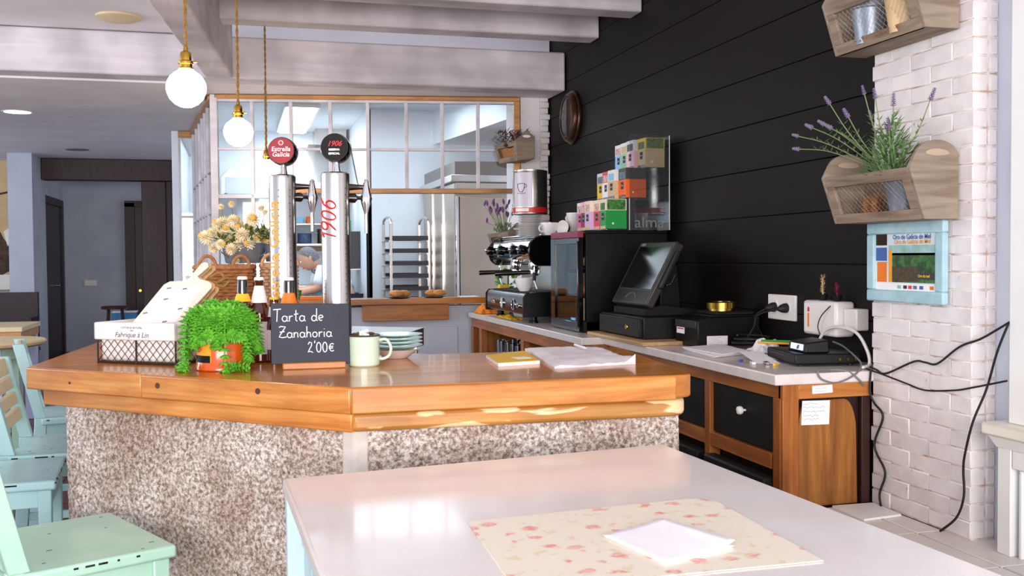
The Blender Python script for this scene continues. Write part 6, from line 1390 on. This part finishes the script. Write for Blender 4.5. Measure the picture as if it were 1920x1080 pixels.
# tall steel fridge
sf = thing('steel_fridge', 'tall stainless steel kitchen fridge beyond the pass', 'fridge', (2.2, 9.3, 0))
put('case', MB().box(1.83, 2.70, 8.63, 10.1, .08, 1.86), 'fridge_steel', sf, .006); put('top_hood', MB().box(1.80, 2.72, 8.60, 10.15, 1.87, 1.93), 'steel', sf, .004); put('top_case', MB().box(1.84, 2.70, 8.64, 10.1, 1.93, 2.05), 'steel_dark', sf, .004)
dr_ = put('door', MB().box(1.86, 2.68, 8.605, 8.63, .12, 1.74), 'fridge_steel', sf, .004); put('door', MB().box(1.84, 2.70, 8.605, 8.63, 1.76, 1.86), 'fridge_steel', sf, .004)
put('handle', MB().box(1.835, 1.86, 8.575, 8.605, .85, 1.74), 'chrome', sf, .003); put('door_gasket', MB().box(1.862, 1.874, 8.598, 8.606, .12, 1.74), 'grey_plastic', dr_)
for y in (9.1, 9.6): put('side_trim', MB().box(1.822, 1.832, y, y+.03, .08, 1.86), 'chrome', sf)
for y in (8.7, 10.0): put('foot', MB().cyl((1.9, y, 0), (1.9, y, .085), .03, n=12), 'rubber', sf); put('foot', MB().cyl((2.6, y, 0), (2.6, y, .085), .03, n=12), 'rubber', sf)
# tray trolley
tr = thing('tray_trolley', 'steel bakery trolley with a ladder of oven trays', 'trolley', (1.6, 9.75, 0))
for y in (9.45, 9.95):
    for x in (1.40, 1.755): put('post', MB().box(x-.014, x+.014, y-.014, y+.014, .10, 1.54), 'steel', tr, .003)
for x in (1.40, 1.755): put('top_loop', MB().tube([(x, 9.45, 1.54)] + [(x, 9.7-.25*cos(R(a)), 1.54+.06*sin(R(a))) for a in range(0, 181, 20)] + [(x, 9.95, 1.54)], .013, 8), 'steel', tr)
t0 = None
for k in range(11):
    z = .20+k*.118
    if t0 is None: t0 = q = put('tray', MB().box(-.17, .17, -.27, .27, 0, .012).box(-.17, .17, -.275, -.265, 0, .040).box(-.17, .17, .265, .275, 0, .040), 'tray_iron', tr, world=False)
    else: q = like(t0, tr)
    q.location = (1.5775-1.6, 9.70-9.75, z)
    for x in (1.40, 1.755): put('runner', MB().box(x-.02, x+.02, 9.45, 9.95, z-.014, z-.004), 'steel', tr) if k % 1 == 0 else None
for x in (1.40, 1.755):
    for y in (9.45, 9.95): put('castor', MB().cyl((x-.015, y, .05), (x+.015, y, .05), .05, n=16), 'rubber', tr)
# ceiling light panels, grille, hood, shelves
for x0, x1, y0, y1, lab in ((.50, .78, 10.0, 12.0, 'long lit ceiling panel in the kitchen, above the red beer medallion'), (1.15, 1.28, 10.6, 11.6, 'short lit strip under the kitchen hood')):
    if x0 > 1: continue
    t = thing('ceiling_panel', lab, 'lamp', ((x0+x1)/2, (y0+y1)/2, 2.66)); put('frame', MB().box(x0-.03, x1+.03, y0-.03, y1+.03, 2.665, 2.70), 'white_paint', t, .003); put('diffuser', MB().box(x0, x1, y0, y1, 2.655, 2.668), 'panel_light', t)
vg = thing('air_grille', 'small grey air grille on the kitchen ceiling', 'vent', (.95, 9.15, 2.69)); put('plate', MB().box(.80, 1.08, 9.10, 9.30, 2.675, 2.6995), 'mid_grey', vg, .003)
for k in range(8): put('slot', MB().box(.815+k*.032, .837+k*.032, 9.115, 9.285, 2.672, 2.677), 'ink', vg)
ho = thing('extractor_hood', 'slanted stainless extractor hood at the back of the kitchen', 'hood', (1.0, 11.6, 2.0))
put('canopy', MB().hexa([(.62, 11.0, 2.02), (1.27, 11.0, 2.02), (1.27, 12.19, 2.02), (.62, 12.19, 2.02)], [(.80, 11.7, 2.50), (1.27, 11.7, 2.50), (1.27, 12.19, 2.50), (.80, 12.19, 2.50)]), 'steel', ho, .004); put('lip', MB().box(.60, 1.275, 10.98, 12.19, 1.95, 2.02), 'steel', ho, .004)
put('duct', MB().box(.90, 1.25, 11.85, 12.19, 2.50, 2.70), 'steel', ho); put('strip_lamp', MB().box(.70, 1.20, 11.3, 11.45, 1.942, 1.951), 'panel_light', ho)
ac_ = thing('wall_fan_unit', 'white rounded fan unit on the kitchen wall, left of the beer towers', 'fan', (.0, 12.15, 1.95)); put('case', MB().slab([(-.16, 11.95, 1.90), (-.16, 11.95, 2.15), (-.08, 11.95, 2.23), (.26, 11.95, 2.23), (.28, 11.95, 1.90)], (0, .249, 0)), 'white_plastic', ac_, .02); put('grille', MB().box(-.10, .22, 11.944, 11.952, 1.95, 2.14), 'cool_plaster', ac_, .004); put('dark_knob', MB().sph((-.10, 11.94, 1.94), .02), 'ink', ac_)
solo('grey_cupboard', MB().box(-.20, .02, 11.9, 12.19, 1.52, 1.90), 'mid_grey', 'small grey wall cupboard in the kitchen above the cream flowers', 'cupboard', (-.1, 12.05, 1.52), .005)
ks = thing('pan_shelf', 'steel kitchen shelf carrying dark pans behind the cook', 'shelf', (.78, 12.0, 1.36)); put('board', MB().box(.35, 1.2, 11.9, 12.19, 1.36, 1.385), 'steel', ks, .003); put('warm_lamp', MB().box(.45, 1.0, 12.16, 12.195, 1.30, 1.345), 'frame_orange', ks)
for k, (x, r, h, m, lab) in enumerate(((.55, .10, .15, 'navy', 'left dark blue pot on the pan shelf'), (.775, .08, .12, 'navy', 'dark blue pot in the middle of the pan shelf'), (1.0, .08, .17, 'steel_dark', 'dark steel pot at the right of the pan shelf'))):
    t = thing('cooking_pot', lab, 'pot', (x, 12.03, 1.386)); put('body', MB().lathe([(r*.95, 1.386), (r, 1.40), (r, 1.386+h), (r*1.05, 1.386+h), (r*.94, 1.386+h), (r*.9, 1.41), (.001, 1.41)], (x, 12.03, 0), 24), m, t)
    put('handle', MB().tube([(x-r, 12.03, 1.386+h*.7), (x-r-.04, 12.03, 1.386+h*.75), (x-r-.04, 12.0, 1.386+h*.75), (x-r, 11.99, 1.386+h*.7)], .008, 6), 'steel', t)
ks2 = thing('high_shelf', 'upper kitchen shelf with bright packets above the pans', 'shelf', (.78, 12.0, 1.62)); put('board', MB().box(.35, 1.2, 11.95, 12.19, 1.60, 1.62), 'steel', ks2, .003)
for k, (x, m, w, h, lab) in enumerate(((.50, 'pale_pink', .10, .10, 'pink packet on the upper kitchen shelf'), (.64, 'sky_box', .12, .07, 'sky blue packet on the upper kitchen shelf'), (.80, 'orange_box', .06, .08, 'small orange packet on the upper kitchen shelf'), (1.02, 'paper', .14, .20, 'large white packet on the upper kitchen shelf'))):
    solo('packet', MB().box(x, x+w, 12.0, 12.12, 1.6205, 1.62+h), m, lab, 'packet', (x, 12.06, 1.6205), .006)
wc = thing('range_unit', 'teal-tinted steel cooking range at the back of the kitchen', 'cooker', (1.0, 11.9, 0)); put('body', MB().box(.30, 1.28, 11.6, 12.19, .05, .88), 'teal', wc, .006); put('hob', MB().box(.29, 1.28, 11.59, 12.19, .88, .91), 'steel', wc, .004); put('oven_door', MB().box(.75, 1.22, 11.58, 11.60, .2, .78), 'steel_dark', wc, .005); put('oven_handle', MB().cyl((.80, 11.56, .80), (1.18, 11.56, .80), .012, n=10), 'chrome', wc)
for x, m, lab in ((1.06, 'orange', 'orange squeeze bottle by the kitchen range'), (1.16, 'white_plastic', 'white bottle by the kitchen range')): solo('sauce_bottle', MB().lathe([(.035, .9105), (.035, 1.05), (.012, 1.09), (.008, 1.13), (.001, 1.13)], (x, 11.75, 0), 16), m, lab, 'bottle', (x, 11.75, .9105))
so_ = thing('wall_cabinet', 'dark open wall cabinet on the kitchen return wall', 'cabinet', (1.2, 11.0, 1.3)); put('case', MB().box(1.12, 1.286, 10.9, 11.3, 1.10, 1.50), 'charcoal_box', so_, .004); put('green_can', MB().cyl((1.16, 10.95, 1.5005), (1.16, 10.95, 1.62), .035, n=16), 'green', so_); put('white_tray', MB().box(1.10, 1.286, 10.88, 11.32, 1.09, 1.10), 'paper', so_)
pp = solo('door_post', MB().box(1.262, 1.287, 10.17, 10.20, 0, 1.75), 'black_matt', 'thin black post on the edge of the kitchen wall', 'post', (1.27, 10.18, 0), .002)

# ---------------- the cook
ck_ = thing('person', 'cook in a white T-shirt and patterned apron bending over work', 'person', (1.13, 10.75, 0))
def skin(nm, verts, edges, radii, m, par, lv=2, root=0):
    me = bpy.data.meshes.new(nm); b = BASE[par.name].inverted(); me.from_pydata([b @ V(v) for v in verts], edges, []); o = bpy.data.objects.new(nm, me); COL.objects.link(o); o.parent = par; BASE[o.name] = BASE[par.name]
    md = o.modifiers.new('skin', 'SKIN'); me.materials.append(MATS[m])
    for i, r in enumerate(radii):
        sv = me.skin_vertices[0].data[i]; sv.radius = (r, r) if isinstance(r, (int, float)) else r; sv.use_root = (i == root)
    sd = o.modifiers.new('sub', 'SUBSURF'); sd.levels = lv; sd.render_levels = lv; md.use_smooth_shade = True; return o
X0, Y0_ = 1.13, 10.75
pelv = V((X0, Y0_, .80)); chest = V((X0-.19, Y0_, 1.02)); neck = V((X0-.30, Y0_, 1.105)); head0 = V((X0-.345, Y0_, 1.135))
vv = [pelv, pelv+V((-.08, 0, .12)), chest, neck, head0]; ee = [(0, 1), (1, 2), (2, 3), (3, 4)]; rr = [(.13, .15), (.12, .145), (.115, .16), .05, .05]
def limb(start, pts, rads):
    k = start
    for p, r in zip(pts, rads): vv.append(V(p)); rr.append(r); ee.append((k, len(vv)-1)); k = len(vv)-1
    return k
hands = []
for s in (-1, 1):
    limb(2, [neck+V((.03, s*.17, -.03)), neck+V((-.02, s*.215, -.20)), neck+V((-.20, s*.17, -.235)), neck+V((-.25, s*.15, -.225))], [.062, .050, .036, .028]); hands.append((vv[-1].copy(), s))
    limb(0, [pelv+V((.0, s*.09, -.05)), pelv+V((-.07, s*.10, -.40)), pelv+V((.02, s*.10, -.74))], [.095, .065, .045])
    vv.append(pelv+V((-.12, s*.11, -.77))); rr.append((.035, .025)); ee.append((len(vv)-2, len(vv)-1))
skin('body', vv, ee, rr, 'skin', ck_)
for hp_, s in hands:
    hv = [hp_, hp_+V((-.045, 0, -.008)), hp_+V((-.075, 0, -.010))]; he = [(0, 1), (1, 2)]; hr = [.026, (.034, .016), (.036, .014)]
    for i, dy in enumerate((-.030, -.010, .010, .028)):
        L_ = (.062, .072, .068, .052)[i]; b_ = len(hv); hv += [hp_+V((-.082, dy, -.010)), hp_+V((-.082-L_*.5, dy*1.1, -.016)), hp_+V((-.082-L_*.85, dy*1.1, -.038))]; he += [(2, b_), (b_, b_+1), (b_+1, b_+2)]; hr += [.0095, .0088, .007]
    b_ = len(hv); hv += [hp_+V((-.035, -s*.038, -.012)), hp_+V((-.065, -s*.055, -.022))]; he += [(1, b_), (b_, b_+1)]; hr += [.011, .009]
    skin('hand', hv, he, hr, 'skin', ck_, 1)
hc_ = head0+V((-.055, 0, .075)); hd = MB()
n_u, n_v = 26, 20; tl = M4.Rotation(R(-30), 4, 'Y')
hvs = []
def headpt(th, ph_):
    x, y, z = cos(ph_)*cos(th), cos(ph_)*sin(th), sin(ph_)
    p = V((x*.098, y*.076, z*.118))
    if p.x < 0:
        if p.z < 0: p.x *= 1+.10*(-p.z/.118); p.y *= 1-.30*(-p.z/.118)
        g = math.exp(-((p.y/.016)**2)-((p.z+.018)/.022)**2); p.x -= .024*g
        g = sum(math.exp(-(((p.y-e*.033)/.016)**2)-((p.z-.012)/.012)**2) for e in (-1, 1)); p.x += .008*g
        g = math.exp(-((p.y/.026)**2)-((p.z+.062)/.009)**2); p.x -= .006*g; g = math.exp(-((p.y/.03)**2)-((p.z+.105)/.02)**2); p.x -= .008*g
    return p
for j in range(1, n_v):
    for i in range(n_u): hvs.append(headpt(2*pi*i/n_u, -pi/2+pi*j/n_v))
hvs += [headpt(0, -pi/2), headpt(0, pi/2)]; k = len(hvs)
fs = [(j*n_u+i, j*n_u+(i+1) % n_u, (j+1)*n_u+(i+1) % n_u, (j+1)*n_u+i) for j in range(n_v-2) for i in range(n_u)] + [(k-2, (i+1) % n_u, i) for i in range(n_u)] + [(k-1, (n_v-2)*n_u+i, (n_v-2)*n_u+(i+1) % n_u) for i in range(n_u)]
def hx(p): return hc_ + (tl @ V(p))
hd.add([hx(p) for p in hvs], fs)
for e in (-1, 1): hd.sph(hx((.012, e*.076, .0)), .024, (.7, .3, 1.15), 10, 6)
he_ = put('head', hd, 'skin', ck_)
for e in (-1, 1):
    put('eye', MB().sph(hx((-.088, e*.033, .012)), .010, (1, 1, 1), 10, 6), 'white_gloss', he_); put('iris', MB().sph(hx((-.0965, e*.033, .011)), .0045), 'ink', he_)
put('mouth', MB().tube([hx((-.094, -.02, -.062)), hx((-.102, 0, -.060)), hx((-.094, .02, -.062))], .004, 6), 'rose', he_)
hr_ = MB(); n1 = 20; hh = []
for j in range(0, 10):
    for i in range(n1):
        th = 2*pi*i/n1; front = max(0, -cos(th)); lo = .15+.75*front-.62*(1-front)*(cos(th) > -.2)
        ph_ = lo+(pi/2-.02-lo)*j/9; p = headpt(th, ph_)*1.06+V((.006, 0, .006)); hh.append(hx(p))
hr_.add(hh, [(j*n1+i, j*n1+(i+1) % n1, (j+1)*n1+(i+1) % n1, (j+1)*n1+i) for j in range(9) for i in range(n1)] + [tuple(9*n1+i for i in range(n1))])
put('hair', hr_, 'hair', he_)
tv = [pelv+V((-.03, 0, .05)), pelv+V((-.08, 0, .12)), chest, neck+V((.02, 0, -.03))]; te = [(0, 1), (1, 2), (2, 3)]; trd = [(.135, .16), (.130, .155), (.128, .172), .068]
for s in (-1, 1):
    b_ = len(tv); tv += [neck+V((.03, s*.17, -.03)), neck+V((-.015, s*.215, -.185))]; te += [(2, b_), (b_, b_+1)]; trd += [.082, .078]
skin('t_shirt', tv, te, trd, 'tshirt', ck_)
ap = []
for j in range(13):
    t_ = j/12; c = (neck+V((-.01, 0, -.06)))*(1-t_) + (pelv+V((-.10, 0, -.45)))*t_ if t_ > .45 else None
    a_ = chest+V((-.10, 0, .0)); b2 = pelv+V((-.19, 0, .02)); c2 = pelv+V((-.20, 0, -.42))
    c = a_.lerp(b2, t_/.4) if t_ < .4 else b2.lerp(c2, (t_-.4)/.6)
    wd_ = .11+.09*min(1, t_/.4)
    for i in range(9): u = (i/8-.5)*2; ap.append(c + V((.05*u*u-.045*(t_ < .4)*(1-t_), u*wd_, 0)))
o = put('apron', MB().add(ap, [(j*9+i, j*9+i+1, (j+1)*9+i+1, (j+1)*9+i) for j in range(12) for i in range(8)]), 'apron', ck_); md = o.modifiers.new('thickness', 'SOLIDIFY'); md.thickness = .006; md.offset = 0
for s in (-1, 1): put('apron_strap', MB().tube(smoothpts([chest+V((-.135, s*.09, .03)), neck+V((-.06, s*.085, -.015)), neck+V((.05, s*.05, .0)), neck+V((.06, 0, -.01))]), .010, 6), 'apron', ck_)
lv_ = [pelv]; le = []; lr = [(.14, .155)]
for s in (-1, 1):
    b_ = len(lv_); lv_ += [pelv+V((.0, s*.09, -.06)), pelv+V((-.07, s*.10, -.40)), pelv+V((.02, s*.10, -.71))]; le += [(0, b_), (b_, b_+1), (b_+1, b_+2)]; lr += [.105, .08, .07]
skin('trousers', lv_, le, lr, 'trousers', ck_)
for s in (-1, 1): put('shoe', MB().sph(pelv+V((-.04, s*.10, -.768)), .05, (2.5, 1, .6), 14, 8), 'black_matt', ck_)
wt_ = thing('prep_table', 'steel preparation table in front of the cook', 'table', (.41, 10.75, 0))
put('top', MB().box(.15, .67, 10.2, 11.3, .80, .835), 'steel', wt_, .004)
for x, y in ((.20, 10.25), (.62, 10.25), (.20, 11.25), (.62, 11.25)): put('leg', MB().cyl((x, y, 0), (x, y, .80), .02, n=10), 'steel', wt_)
